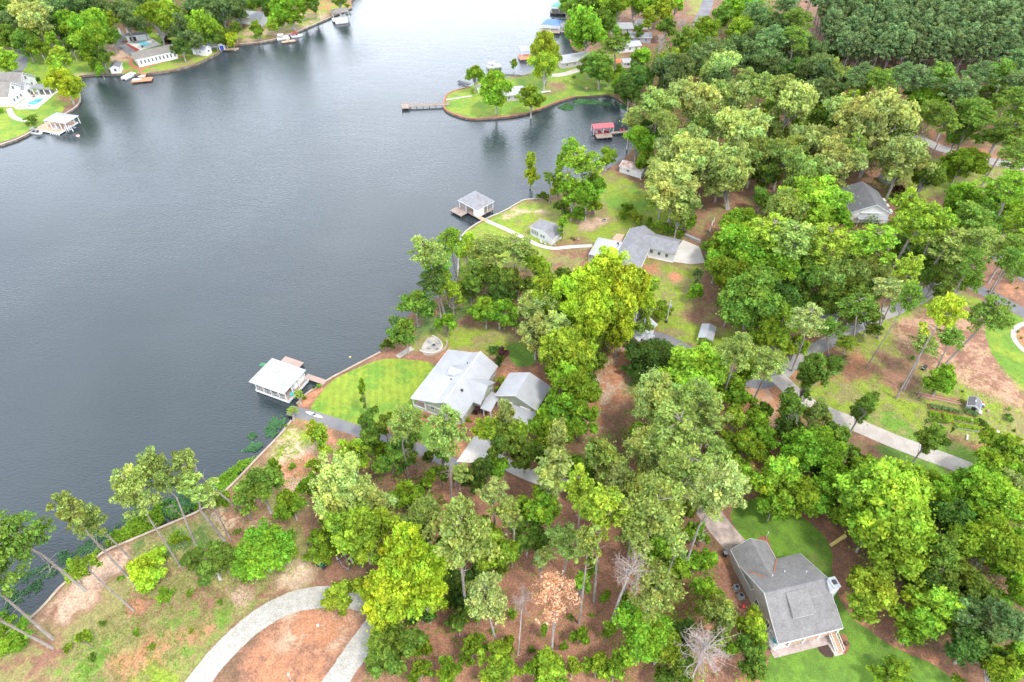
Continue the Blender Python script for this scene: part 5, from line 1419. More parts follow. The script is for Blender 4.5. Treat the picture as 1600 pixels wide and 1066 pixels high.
# --- boathouses
def boathouse_cupola(parent, cu, cv, zb, w, mat_roof, mat_side):
    c = MB().box(cu - w, cu + w, cv - w, cv + w, zb, zb + .55).build("cupola", mat_side, parent)
    hip_roof(cu - w - .15, cu + w + .15, cv - w - .15, cv + w + .15, zb + .56, zb + .95, .06).build("cupola_roof", mat_roof, c)
f = Fr("boathouse", "white hip roofed boathouse with cupola in front of the striped lawn", "boathouse", -61.29, 109.38, -23.72)
g = f.o
hip_roof(0, 9.75, 0, 8.4, 4.0, 5.9).build("roof", M_white_metal, g)
MB().box(0, 9.75, -.05, -.005, 3.8, 3.97).box(0, 9.75, 8.405, 8.45, 3.8, 3.97).box(-.05, -.005, 0, 8.4, 3.8, 3.97).box(9.755, 9.8, 0, 8.4, 3.8, 3.97).build("fascia", M_white, g)
boathouse_cupola(g, 4.87, 4.2, 5.55, .5, M_white_metal, M_white)
MB().box(.5, 9.9, .6, 1.7, .75, .95).box(.5, 9.9, 6.9, 8.3, .75, .95).box(.5, 1.6, 1.7, 6.9, .75, .95).box(7.6, 9.9, 1.7, 6.9, .75, .95).build("deck", M_deck, g)
MB().box(.45, 9.95, .5, .58, .3, 1.0).box(9.92, 10.0, .6, 8.3, .3, 1.0).box(.42, .48, .6, 8.3, .3, 1.0).build("skirt_board", M_white, g)
posts(g, [(u, v) for u in (.7, 2.9, 5.1, 7.3, 9.3) for v in (.8, 8.0)] + [(.7, 4.4), (9.3, 3.2), (9.3, 5.6)], .95, 3.85, .2)
rail(g, [(.7, .75), (9.3, .75)], .95, .9)
pilings(g, .4, 9.9, .5, 8.4, 5, 3)
MB().box(7.7, 9.1, 4.2, 7.9, .95, 3.3).build("storage_room", M_white, g)
MB().box(-.1, 5.4, 9.0, 12.6, .65, .85).build("platform", M_deck_pink, g)
pilings(g, -.1, 5.4, 9.0, 12.6, 3, 2)
MB().box(8.6, 14.2, 8.32, 9.85, .68, .86).build("walkway", M_deck_pink, g)
pilings(g, 8.8, 13.6, 8.35, 9.8, 4, 2)
def speedboat(label, loc, rot, L=5.8, W=2.2, hull=None, trim=None, canopy=None, group=None, name="motorboat", cat="boat"):
    o = thing(name, label, cat, loc, rot, group)
    def outline(s, z, k=1):
        return [(-L / 2 * s, -W / 2 * s * .92, z), (L * .12, -W / 2 * s, z), (L * .36 * k, -W / 2 * s * .6, z), (L / 2 * s, 0, z), (L * .36 * k, W / 2 * s * .6, z), (L * .12, W / 2 * s, z), (-L / 2 * s, W / 2 * s * .92, z)]
    a, b = outline(.84, -.15), outline(1, .65)
    mb = MB(); n = 7
    mb.add(a + b, [tuple(range(n - 1, -1, -1))] + [(i, (i + 1) % n, n + (i + 1) % n, n + i) for i in range(n)])
    c = outline(.86, .66); d = outline(.80, .25)
    mb.add(b + c + d, [(i, (i + 1) % n, n + (i + 1) % n, n + i) for i in range(n)] + [(n + i, n + (i + 1) % n, 2 * n + (i + 1) % n, 2 * n + i) for i in range(n)] + [tuple(range(2 * n, 3 * n))])
    mb.build("hull", hull or M_white, o)
    MB().box(-L * .36, -L * .26, -W * .36, W * .36, .26, .72).box(-.1, .4, -W * .34, -.1, .26, .8).box(-.1, .4, .1, W * .34, .26, .8).build("seats", trim or M_greym, o)
    MB().slab([(L * .13, -W * .36, .7), (L * .13, W * .36, .7), (L * .08, W * .33, 1.05), (L * .08, -W * .33, 1.05)], .03).build("windscreen", M_glass, o)
    MB().box(-L / 2 - .35, -L / 2 + .05, -.22, .22, .0, .95).build("outboard_motor", M_black, o)
    if canopy:
        MB().slab([(-L * .35, -W * .42, 2.0), (L * .1, -W * .42, 2.05), (L * .1, W * .42, 2.05), (-L * .35, W * .42, 2.0)], .07).build("canopy", canopy, o)
        posts(o, [(-L * .33, -W * .4), (L * .08, -W * .4), (-L * .33, W * .4), (L * .08, W * .4)], .6, 1.98, .05, M_greym, "canopy_pole")
    return o
def pontoon(label, loc, rot, canopy=None, L=6.5, W=2.5, group=None):
    o = thing("pontoon_boat", label, "boat", loc, rot, group)
    mb = MB()
    for y in (-W * .36, W * .36): mb.tube([(-L / 2, y, .1), (L * .42, y, .1), (L / 2, y, .3)], [.3, .3, .08], 8)
    mb.build("pontoons", M_greym, o)
    MB().box(-L / 2, L / 2, -W / 2, W / 2, .42, .52).build("deck", M_conc, o)
    MB().box(-L / 2 + .1, L / 2 - .3, -W / 2, -W / 2 + .06, .52, 1.15).box(-L / 2 + .1, L / 2 - .3, W / 2 - .06, W / 2, .52, 1.15).box(L / 2 - .36, L / 2 - .3, -W / 2, W / 2, .52, 1.15).build("fence_panels", M_white, o)
    MB().box(L * .12, L * .4, -W * .44, -W * .2, .52, 1.0).box(L * .12, L * .4, W * .2, W * .44, .52, 1.0).box(-L * .42, -L * .2, -W * .44, W * .44, .52, 1.0).build("seats", M_white, o)
    if canopy:
        MB().slab([(-L * .4, -W * .46, 2.3), (L * .05, -W * .46, 2.3), (L * .05, W * .46, 2.3), (-L * .4, W * .46, 2.3)], .08).build("canopy", canopy, o)
        posts(o, [(-L * .38, -W * .45), (L * .03, -W * .45), (-L * .38, W * .45), (L * .03, W * .45)], .9, 2.25, .05, M_greym, "canopy_pole")
    return o
pontoon("white pontoon boat in the slip of the near white boathouse", f.w(4.6, 4.3, 0), f.a, None)
small("cushion", "turquoise cushion on the side deck of the near white boathouse", "cushion", f.w(9.5, 2.6, .96), [("cover", MB().box(-.3, .3, -.5, .5, 0, .4), M_cyan)], f.a)
small("beach_float", "green float on the water behind the near white boathouse", "float", G(411, 570, 0), [("tube", MB().dome(0, 0, 0, .9, .6, .25, 12, 4), M_green_plastic)])
small("buoy", "yellow marker floating off the striped lawn", "buoy", G(547, 558, 0), [("float", MB().dome(0, 0, -.1, .3, .3, .3, 10, 6, False), M_yellow)])
small("buoy", "orange and white marker buoy left of the pier water at upper left", "buoy", G(122, 213, 0), [("float", MB().dome(0, 0, 0, .55, .55, .8, 10, 6, False), M_orangep), ("band", MB().cyl(0, 0, .1, .4, .62, .6, 10), M_white)])

f = Fr("boathouse", "grey hip roofed boathouse with a wide side deck and concrete path", "boathouse", -17.27, 188.59, -43.8)
g = f.o
hip_roof(0.1, 8.95, 0, 7.6, 3.9, 5.7).build("roof", M_shingle_lt, g)
MB().box(.1, 8.95, -.06, -.005, 3.68, 3.87).box(.1, 8.95, 7.605, 7.66, 3.68, 3.87).box(.04, .095, 0, 7.6, 3.68, 3.87).box(8.955, 9.0, 0, 7.6, 3.68, 3.87).build("fascia", M_white, g)
boathouse_cupola(g, 4.5, 3.8, 5.3, .4, M_shingle_lt, M_white)
MB().box(-.9, 8.7, .3, 7.4, .72, .9).box(-.9, 4.2, -2.7, .3, .72, .9).box(-1.0, .3, 7.4, 8.0, .72, .9).build("deck", M_deck, g)
MB().box(4.2, 11.4, .3, 1.7, .915, .94).build("walkway", M_deck_tan, g)
MB().box(8.7, 11.4, .3, 1.7, .72, .9).build("walkway_frame", M_wood, g)
MB().box(6.6, 8.7, .5, 3.2, .945, 3.5).build("storage_room", M_white, g)
posts(g, [(.4, .4), (3.4, .4), (.4, 3.8), (.4, 7.2), (3.4, 7.2), (6.2, 7.2), (8.5, 7.2), (8.5, 4.8)], .9, 3.75, .2)
pilings(g, -.9, 8.7, -2.6, 7.4, 5, 4, .72)

f = Fr("boathouse", "large white flat roofed boathouse below the white house with teal pool", "boathouse", -177.24, 244.56, -16.0)
g = f.o
hip_roof(0.3, 10.5, 0, 7.1, 4.0, 4.8, .15, 2.0).build("roof", M_white_metal, g)
MB().box(-3.2, 7.9, -2.0, 7.6, .7, .9).build("deck", M_deck_tan, g)
MB().box(-3.2, 7.9, -2.08, -2.01, .35, .95).box(7.91, 8.0, -2, 7.6, .35, .95).build("skirt_board", M_white, g)
posts(g, [(u, v) for u in (.6, 2.8, 5.0, 7.3, 9.9) for v in (.3, 6.8)], .9, 3.9, .2)
posts(g, [(3.9 + i * .95, -2.3) for i in range(5)], -1.2, 1.1, .28, None, "white_piling")
posts(g, [(8.6 + .6 * i, .6 + .4 * i) for i in range(4)], -1.2, 2.6, .2, None, "lift_post")
pilings(g, -3.2, 7.9, -2, 7.6, 5, 3)
speedboat("blue covered boat tied left of the large white boathouse deck", f.w(-1.6, -3.2, 0), f.a + .1, 5.2, 2.0, M_white, M_glass, M_glass)
speedboat("dark boat in the right slip of the large white boathouse", f.w(9.6, 3.6, 0), f.a + 1.3, 5.5, 2.2, M_glass, M_greym)
small("sofa", "grey sofa on the tan deck of the large white boathouse", "sofa", f.w(4.6, .2, .9), [("seat", MB().box(-1.2, 1.2, -.45, .45, 0, .42), M_greym), ("backrest", MB().box(-1.2, 1.2, .46, .65, 0, .85), M_greym)], f.a)

f = Fr("pier", "long narrow wooden pier ending in a small square deck with railing", "pier", -43.78, 265.39, 5.5)
g = f.o
MB().box(2.4, 18.5, -2.6, -1.2, .75, .95).build("walkway", M_deck, g)
MB().box(-.6, 2.4, -4.0, .2, .75, .95).build("end_deck", M_deck, g)
rail(g, [(2.4, -1.3), (18.3, -1.3)], .95, 1.0, M_wood); rail(g, [(2.4, -2.55), (18.3, -2.55)], .95, 1.0, M_wood)
rail(g, [(2.4, .1), (-.5, .1), (-.5, -3.9), (2.3, -3.9)], .95, 1.0, M_wood)
pilings(g, -.6, 2.4, -4, .2, 2, 2); pilings(g, 2.6, 18.3, -2.6, -1.2, 7, 2)

def slip(name, label, px, py, deg, W, D, roofmat, deckmat, zr=4.6, deck=None, walk=None, hip=True, cat="boathouse"):
    o = G(px, py, 3.5); f = Fr(name, label, cat, o.x, o.y, deg)
    (hip_roof(0, W, 0, D, 3.5, zr, .14, W * .2) if hip else roof_gable(0, W, 0, D, 3.5, zr)).build("roof", roofmat, f.o)
    dk = deck or (-.5, W + .2, -2.0, D)
    MB().box(dk[0], dk[1], dk[2], dk[3], .7, .9).build("deck", deckmat, f.o)
    posts(f.o, [(u, v) for u in (.25, W / 2, W - .25) for v in (.25, D - .25)], .9, 3.42, .18)
    if walk: MB().box(walk[0], walk[1], walk[2], walk[3], .68, .88).build("walkway", M_deck, f.o)
    pilings(f.o, dk[0], dk[1], dk[2], dk[3], 4, 3)
    return f
f = slip("boathouse", "red metal roofed boat dock in the quiet cove", 800 + 510 / 4, 805 / 4, 10, 8.0, 3.8, M_red_roof, M_deck, 4.2, (.9, 7.0, -2.6, .6), (7.0, 17.5, .2, 1.5), False)
speedboat("red boat under the red metal roof in the cove", f.w(4, 2.2, .2), f.a, 6.4, 2.3, M_redp, M_greym)
for i, u in enumerate((11.0, 12.4)): chair(f.w(u, 1.0, .88), f.a + .3, ["left", "right"][i] + " red chair on the walkway of the red roofed dock", "red chairs on the cove dock", M_redp)
slip("boathouse", "blue metal roofed boat dock at upper centre", 846, 38, -10, 9.0, 8.0, M_blue_roof, M_deck, 4.9, (-.6, 9.4, -3.0, 2.5), (9.4, 15.5, -1.0, .6))
slip("boathouse", "green roofed boat dock at the very top of the lake", 861, 11, -8, 8.5, 6.5, M_green_roof, M_post, 4.8, (-.4, 8.8, -1.5, 6))
slip("boathouse", "white roofed dock with orange deck behind the tall poplar", 815, 80.5, 12, 8.0, 5.5, M_white_metal, M_orange, 4.5, (-1.2, 6.0, -2.6, 3))
f = slip("boathouse", "brown roofed boat dock at the far end of the left bank", 519, 21.5, 20, 8.5, 6.0, M_shingle_brown, M_conc_w, 4.8, (-.6, 7.0, -3.2, 2.0))
pontoon("white boat moored at the brown roofed dock", f.w(3.5, -4.6, 0), f.a)
f = Fr("floating_dock", "small wooden dock between two boats on the far left bank", "dock", G(448, 64, .6).x, G(448, 64, .6).y, 22)
MB().box(-2.5, 4.0, -1.4, .6, .35, .6).box(0, 1.4, .6, 4.5, .4, .62).build("deck", M_deck_tan, f.o); pilings(f.o, -2.5, 4, -1.4, .6, 3, 2, .9)
pontoon("white pontoon boat left of the small far dock", G(443, 61.5, 0), R(20), M_white, 6.0)
speedboat("white and red boat right of the small far dock", G(464, 57, 0), R(22), 6.0, 2.3, M_white, M_redp, M_redp)
f = Fr("dock", "orange red painted dock in front of the long white building", "dock", G(213, 126, .8).x, G(213, 126, .8).y, 14)
MB().box(-2.0, 6.2, -1.2, 2.6, .5, .75).box(-.2 + 1.2, 3.0, 2.6, 8.0, .5, .74).build("deck", M_orange, f.o); pilings(f.o, -2, 6.2, -1.2, 2.6, 3, 2, .9)
pontoon("white pontoon boat on the left of the orange red dock", G(202, 121, 0), R(70), None)
small("canoe", "white upturned canoe on the orange red dock", "canoe", G(213, 124, 1.0), [("hull", MB().dome(0, 0, -.2, 1.9, .5, .5, 14, 4), M_white)], R(10))
small("canoe", "small white upturned canoe right of the orange red dock walkway", "canoe", G(221, 119, .9), [("hull", MB().dome(0, 0, -.2, 1.6, .45, .45, 14, 4), M_white)], R(20))
pontoon("white pontoon boat behind the trees of the grassy point", G(772, 106, 0), R(15), M_white)
small("dock", "small black dock left of the trees on the grassy point", "dock", G(725, 131.5, 0), [("deck", MB().box(-3, 3, -.8, .8, .5, .7), M_black), ("piling", MB().cyl(-2.6, 0, -1.2, 1.0, .12), M_post)], R(-35))
small("dock", "small dark dock beyond the lawn of the grassy point", "dock", G(803, 120, 0), [("deck", MB().box(-4, 3, -.8, .8, .5, .7), M_post)], R(-10))
small("dock", "weathered dock in the trees by the rusty roofed shed", "dock", G(938, 268, 0), [("deck", MB().box(-3.5, 2, -1.2, 1.2, .5, .7), M_deck), ("bench", MB().box(-2.5, -1, -.3, .3, .7, 1.1), M_greym)], R(15))
small("dock", "pale fishing dock right of the blue doored shed on far bank", "dock", G(361, 79, 0), [("deck", MB().box(-3, 3.5, -1, 1, .5, .7), M_deck_tan)], R(8))

# --- white house with grey roofs above the driveway
f = Fr("white_house", "long white house with grey roofs and a flat white porch roof", "house", 36.45, 164.86, -23.2)
g = f.o
house(f, -3.95, 4.1, -12.1, 6.9, 3.8, 5.9, M_shingle_lt, M_white, 'v', 0.0)
MB().extr([(1.2, -.2, .55), (1.2, -.2, 3.75), (1.2, 3.0, 4.75), (1.2, 6.4, 3.75), (1.2, 6.4, .55)], (10.1, 0, 0)).build("wing_wall", M_white, g)
mb = MB(); mb.slab([(.6, -.62, 3.8), (11.65, -.62, 3.8), (11.65, 3.4, 5.3), (.6, 3.4, 5.3)], .2); mb.slab([(.6, 3.4, 5.3), (11.65, 3.4, 5.3), (11.65, 6.9, 3.9), (.6, 6.9, 3.9)], .2)
mb.build("wing_roof", M_shingle_lt, g)
MB().box(4.1, 11.65, -.7, -.625, 3.55, 3.78).build("fascia", M_greym, g)
for (x, y) in ((858, 385), (945, 408), (1030, 432)):
    a, z = f.hit(900 + x / 7.273, 340 + y / 7.273, 'v', -.2); window(g, 'v', -.2, -1, a, z, .95, 1.3)
MB().slab([(-11.5, -9.9, 3.3), (-3.97, -9.9, 3.55), (-3.97, -.6, 3.55), (-11.5, -.6, 3.3)], .18).slab([(-9.3, -14.4, 3.34), (-3.97, -14.4, 3.55), (-3.97, -9.92, 3.55), (-9.3, -9.92, 3.34)], .18).build("flat_roof", M_white_metal, g)
posts(g, [(-11.3, -9.7), (-11.3, -5.2), (-11.3, -.8), (-9.1, -14.2), (-6.5, -14.2)], .6, 3.2, .16, None, "porch_post")
MB().box(-11.4, -4.0, -9.8, -.7, .5, .72).build("porch_floor", M_conc, g)
MB().box(-8.6, -4.0, -14.2, -9.85, .5, 3.2).build("porch_room", M_white, g)
for a in (-7.4, -5.4): window(g, 'v', -14.2, -1, a, 2.2, .9, 1.2)
MB().cyl(-4.8, -2.2, 3.4, 4.3, .09).cyl(-5.2, -1.8, 3.4, 3.9, .2).tube([(-4.9, -3.8, 3.56), (-4.6, -2.3, 3.56)], .06, 4).build("roof_vents", M_black, g)
window(g, 'v', -11.7, -1, 1.5, 2.4, 1.0, 1.3); window(g, 'v', -11.7, -1, -1.5, 2.4, 1.0, 1.3)
for a in (-9, -6.5, -3): window(g, 'u', 3.7, 1, a, 2.3, 1.0, 1.3)
patch("terrace", [(957, 373), (964, 365), (976, 367), (972, 378), (960, 377)], M_tan, .03)
o = thing("retaining_wall", "grey low wall beside the hedge above the pale concrete apron", "wall", G(1078, 374), 0)
a, b = Vector(G(1068, 369)) - Vector(G(1078, 374)), Vector(G(1094, 380)) - Vector(G(1078, 374))
MB().slab([(a.x, a.y, .7), (b.x, b.y, .7), (b.x + .1, b.y + .9, .7), (a.x + .1, a.y + .9, .7)], .7).build("blocks", M_greym, o)

f = Fr("cottage", "small white cottage with a light grey roof by the lakeside path", "cottage", 5.23, 173.98, -41.2)
g = f.o
house(f, 0, 8.9, 0, 5.4, 3.55, 4.5, M_shingle_lt, M_white, 'v', 5.6, ov=.3, ze2=3.0)
for i in range(4): window(g, 'v', .3, -1, .95 + i * .72, 2.2, .62, 1.7)
for a in (4.5, 5.5): window(g, 'v', .3, -1, a, 2.2, .8, 1.1)
for a in (1.5, 3.5): window(g, 'u', .3, -1, a, 2.2, .9, 1.5)
for i, (x, y) in enumerate(((846, 380), (852, 382), (866, 384))): chair(G(x, y), R(40 + 60 * i), ["left", "middle", "right"][i] + " pale garden chair in front of the grey roofed cottage", "chairs before the cottage", M_conc_w)
small("fire_pit", "rusty round fire bowl on the lawn above the white house", "fire pit", G(944.5, 345.5), [("bowl", MB().cyl(0, 0, 0, .5, .5, .65, 14), M_rust), ("ash", MB().cyl(0, 0, .5, .52, .5, .5, 12), M_black)])
for i, (x, y) in enumerate(((893, 373), (898, 376), (904, 376))): chair(G(x, y), R(100 - 50 * i), ["left", "middle", "right"][i] + " brown chair left of the flat white porch roof", "brown chairs on the lawn", M_brownmulch if i < 2 else M_wood)
f = Fr("shed", "old shed with rusty tin roof and white walls by the cove", "shed", 36.74, 211.79, -33)
house(f, 0, 8.6, 0, 5.0, 3.0, 4.1, M_rust, M_white, 'u', ov=.25); window(f.o, 'v', .25, -1, 3.4, 2.1, 1.0, .9)
f = Fr("gable_house", "grey roofed house with a white gable among trees at right", "house", 104.69, 180.68, -3)
house(f, -.3, 12.2, -.3, 13.5, 4.5, 7.5, M_shingle_dark, M_white, 'v', 6.6)
MB().box(3, 9.5, -.2, .09, 4.2, 4.45).build("gable_trim", M_white, f.o)
for i in range(3): MB().box(12.2 - .3, 13.8, 2 + 3.2 * i, 3.8 + 3.2 * i, 3.4, 3.6).build("canopy", M_conc_w, f.o)
for a in (3.5, 6.6, 9.6): window(f.o, 'v', .1, -1, a, 2.5, 1.1, 1.5)
MB().box(2.0, 11, -2.2, -.31, 3.1, 3.3).build("porch_roof", M_white_metal, f.o); posts(f.o, [(2.2, -2.0), (6.5, -2.0), (10.8, -2.0)], .6, 3.1)
f = Fr("tool_shed", "small blue grey shed behind the purple tree", "shed", G(1383, 290).x, G(1383, 290).y, 20)
house(f, 0, 5, 0, 4, 3.0, 4.0, M_greym, M_greym, 'u', ov=.2)
f = Fr("white_outbuilding", "white building half hidden by yellow trees at asphalt drive end", "house", 31.19, 125.34, 46.5)
house(f, -1, 7.4, -1.2, 5.6, 3.5, 4.6, M_white_metal, M_white, 'u')
MB().box(1.0, 4.2, -2.8, -1.0, 2.6, 2.75).build("porch_roof", M_white_metal, f.o); posts(f.o, [(1.1, -2.7), (2.6, -2.7), (4.1, -2.7)], .6, 2.6); MB().box(1, 4.2, -2.8, -.81, .5, .75).build("porch_floor", M_tan, f.o)
f = Fr("carport", "white metal carport standing alone on dry grass", "carport", 47.0, 126.1, 67.9)
roof_gable(-.3, 5.4, -3.7, 0.1, 2.6, 3.3, 'u').build("roof", M_white_metal, f.o); posts(f.o, [(u, v) for u in (-.1, 2.5, 5.2) for v in (-3.5, -.1)], .6, 2.5, .1)
MB().box(-.2, 5.3, -3.62, -3.56, 1.6, 2.5).box(-.2, 5.3, -.04, .02, 1.6, 2.5).build("side_panel", M_white, f.o)
f = Fr("white_roofed_shed", "white metal roofed barn glimpsed under trees by gravel road", "barn", G(1275, 505).x, G(1275, 505).y, 38)
house(f, -4, 5, -3.5, 3.5, 3.2, 4.3, M_white_metal, M_white, 'u')
small("utility_pole", "white and dark post on the dry lawn below the white house", "pole", G(1041, 504), [("pole", MB().cyl(0, 0, 0, 7.5, .14, .09, 8), M_white), ("transformer", MB().cyl(.3, 0, 5.0, 6.0, .25, .25, 10), M_greym), ("base", MB().cyl(0, 0, 0, .8, .3, .3, 10), M_black)])
small("utility_pole", "short brown pole stub on clay inside the gravel loop", "pole", G(456, 1064), [("pole", MB().cyl(0, 0, 0, 2.6, .15, .13, 8), M_wood), ("cap", MB().cyl(0, 0, 2.6, 2.75, .2, .2, 8), M_white)])
small("well_cap", "white pipe cap on the orange clay mound inside gravel loop", "pipe", G(497, 978), [("pipe", MB().cyl(0, 0, 0, .35, .22, .22, 10), M_white)])
for i, (x, y) in enumerate(((1109, 361), (1112, 352), (1115, 347))):
    small("garden_statue", ["lowest", "middle", "highest"][i] + " of three white garden ornaments on pine straw above the drive", "statue", G(x, y), [("pedestal", MB().box(-.22, .22, -.22, .22, 0, .6), M_white), ("figure", MB().cyl(0, 0, .6, 1.2 + .2 * i, .2, .1, 8), M_white)], 0, "white ornaments above the drive")

# --- garden shed and raised beds
f = Fr("garden_shed", "little grey shed with open dark door beside the raised beds", "shed", 104.12, 103.45, 58.5)
house(f, 0, 3.2, -2.6, 0.1, 2.3, 3.05, M_shingle_dark, M_siding_grey, 'u', ov=.15)
MB().box(.1, .148, -1.9, -.9, .62, 2.3).build("doorway", M_black, f.o); MB().box(1.3, 1.9, -1.3, -1.15, 3.0, 3.1).build("ridge_strip", M_white, f.o)
Z5 = lambda x, y: (1410 + x / 7.616, 580 + y / 7.616)
beds = [([(165, 255), (710, 385), (700, 405), (185, 300)], M_wood, 0, 'a', "long bare timber bed furthest left above the others"),
        ([(300, 395), (690, 490), (690, 520), (320, 455)], M_brickred, 1, 'b', "long red framed bed of tall bluish vegetables"),
        ([(740, 468), (885, 500), (870, 550), (765, 520)], M_brickred, 1, 'b', "short red framed bed nearest the grey shed"),
        ([(465, 505), (590, 545), (590, 620), (500, 600)], M_brickred, 1, 'l', "square red framed bed of yellow green plants"),
        ([(590, 540), (870, 590), (870, 635), (610, 590)], M_wood, 1, 'g', "grey timber bed with a white pot in the middle"),
        ([(625, 630), (905, 680), (905, 722), (650, 685)], M_greym, 1, 'l', "grey timber bed of bright lime lettuce"),
        ([(895, 580), (960, 610), (1055, 715), (965, 735)], M_brickred, 1, 'd', "red framed bed at the right end of the garden"),
        ([(315, 490), (430, 520), (430, 570), (330, 550)], M_wood, 1, 'g', "small leafy bed under the long red framed bed"),
        ([(300, 580), (510, 600), (510, 635), (300, 620)], M_wood, 1, 'm', "low timber bed at lower left corner of the garden")]
for poly, fm, planted, colr, lb in beds:
    P = [Vector(G(*Z5(*q))) for q in poly]
    c0 = sum(P, Vector()) / 4
    o = thing("raised_bed", lb, "raised bed", c0, 0, "raised garden beds")
    loc = [p - c0 for p in P]
    mb = MB()
    for i in range(4):
        a, b = loc[i], loc[(i + 1) % 4]
        d = (b - a).normalized(); nn = Vector((-d.y, d.x, 0)) * .07
        mb.prism([a + nn, a - nn, b - nn, b + nn], 0, .3 + .003 * i)
    mb.build("frame", fm, o)
    MB().prism([l * .97 for l in loc], 0, .22).build("soil", M_soil if planted else M_straw, o)
    if planted:
        n_ = 520
        w4 = rng.dirichlet((1, 1, 1, 1), n_)
        q = np.array([[l.x, l.y] for l in loc]); q = w4 @ q * 1.25
        Pn = np.concatenate([q, rng.uniform(.25, .75, (n_, 1))], 1)
        me = leaf_mesh("plants", M_leaf, Pn, rng.normal(size=(n_, 3)) * .5 + np.array([0, 0, 1.0]), rng.uniform(.14, .3, n_), np.ones((n_, 3)) * rng.uniform(.7, 1.3, (n_, 1)))
        ch = bpy.data.objects.new("plants", me); ch.parent = o; ch.color = (*FC[colr][0], 1); col.objects.link(ch); struct(ch, "stuff")
small("planter", "white round pot on the middle grey timber bed", "pot", G(*Z5(815, 605)) + Vector((0, 0, .25)), [("pot", MB().cyl(0, 0, 0, .4, .28, .38, 12), M_white)])
small("water_barrel", "blue barrel by the door of the little grey shed", "barrel", G(*Z5(918, 440)), [("barrel", MB().cyl(0, 0, 0, .9, .3, .3, 12), M_cyan), ("lid", MB().cyl(0, 0, .9, .95, .33, .33, 12), M_bluep)])
small("wheelbarrow", "pale grey wheelbarrow at the right end of the short bed", "wheelbarrow", G(*Z5(915, 505)), [("tray", MB().slab([(-.5, -.35, .6), (.5, -.35, .7), (.5, .35, .7), (-.5, .35, .6)], .3), M_conc_w), ("wheel", MB().tube([(.6, -.05, .2), (.6, .05, .2)], .2, 12), M_black), ("handles", MB().tube([(-.4, -.3, .4), (-1.1, -.3, .6)], .03, 4).tube([(-.4, .3, .4), (-1.1, .3, .6)], .03, 4), M_wood)], R(60))
for i, (x, y, m) in enumerate(((945, 385, M_redp), (955, 410, M_white), (965, 425, M_rust), (1010, 480, M_rust), (1130, 735, M_white))):
    small("crate", ["red", "white", "brown", "rusty", "pale"][i] + " crate among clutter " + ["right of the grey shed door", "right of the grey shed", "just below the white crate", "at the right garden edge", "at the lowest corner of the garden"][i], "crate", G(*Z5(x, y)), [("box", MB().box(-.3, .3, -.25, .25, 0, .4), m), ("slats", MB().box(-.32, .32, -.27, -.25, .1, .2).box(-.32, .32, .25, .27, .1, .2), M_wood)], i)
small("kettle_grill", "black covered grill under pines left of the round bush", "grill", G(1443, 577), [("cover", MB().box(-.6, .6, -.35, .35, 0, 1.1), M_black), ("shelf", MB().box(-.9, -.6, -.3, .3, .8, .86), M_greym)], .6)
for i, (x, y) in enumerate(((168, 285), (195, 330), (265, 640))):
    small("garden_post", ["upper", "middle", "lower"][i] + " dark fence post at left edge of the vegetable garden", "post", G(*Z5(x, y)), [("post", MB().cyl(0, 0, 0, 1.6, .09, .08, 7), M_post), ("cap", MB().cyl(0, 0, 1.6, 1.66, .11, .05, 7), M_greym)], 0, "posts of the vegetable garden")
small("garden_bench", "thin grey bench among the narrow conifers", "bench", G(*Z5(765, 800)), [("seat", MB().box(-.9, .9, -.2, .2, .4, .45), M_conc), ("leg", MB().box(-.8, -.7, -.18, .18, 0, .4), M_conc), ("leg", MB().box(.7, .8, -.18, .18, 0, .4), M_conc)], R(60))

# --- trailer, mower and gear under the oak by the gravel drive
o = thing("utility_trailer", "grey boat trailer frame parked under the oak by gravel drive", "trailer", G(536, 876), R(-55))
mb = MB(); mb.tube([(-1.6, -.6, .5), (1.2, -.6, .5), (2.6, 0, .5)], .05, 4).tube([(-1.6, .6, .5), (1.2, .6, .5), (2.6, 0, .5)], .05, 4)
for x in (-1.5, -.5, .5): mb.tube([(x, -.6, .5), (x, .6, .5)], .04, 4)
mb.build("frame", M_greym, o)
for y in (-.8, .8): MB().tube([(-.6, y - .09, .32), (-.6, y + .09, .32)], .32, 14).build("wheel", M_black, o)
MB().box(-.9, -.3, -.95, -.68, .66, .72).box(-.9, -.3, .68, .95, .66, .72).build("mudguard", M_conc_w, o)
small("utility_cart", "pale grey covered cart right of the boat trailer", "cart", G(552, 876), [("body", MB().box(-.8, .8, -.5, .5, .25, .8).dome(0, 0, .8, .75, .45, .25, 12, 3), M_conc), ("wheels", MB().tube([(-.5, -.55, .2), (-.5, .55, .2)], .2, 10).tube([(.5, -.55, .2), (.5, .55, .2)], .2, 10), M_black)], R(-60))
o = thing("lawn_mower", "green and black riding mower beside the clay lot", "mower", G(503, 884), R(-30))
MB().box(-.9, .5, -.4, .4, .3, .75).build("body", M_green_plastic, o); MB().box(.5, 1.1, -.45, .45, .35, .65).build("bonnet", M_black, o); MB().box(-.6, -.1, -.25, .25, .76, 1.1).build("seat", M_yellow, o)
for x in (-.6, .8):
    for y in (-.5, .5): MB().tube([(x, y - .1, .28), (x, y + .1, .28)], .28, 12).build("wheel", M_black, o)
small("water_drum", "black drum under the oak above the boat trailer", "drum", G(550, 857), [("drum", MB().cyl(0, 0, 0, .8, .4, .4, 12), M_black), ("rim", MB().cyl(0, 0, .8, .84, .43, .43, 12), M_greym)])
small("water_drum", "small black drum deep under the oak", "drum", G(562, 843), [("drum", MB().cyl(0, 0, 0, .7, .35, .35, 12), M_black), ("rim", MB().cyl(0, 0, .7, .74, .38, .38, 12), M_greym)])

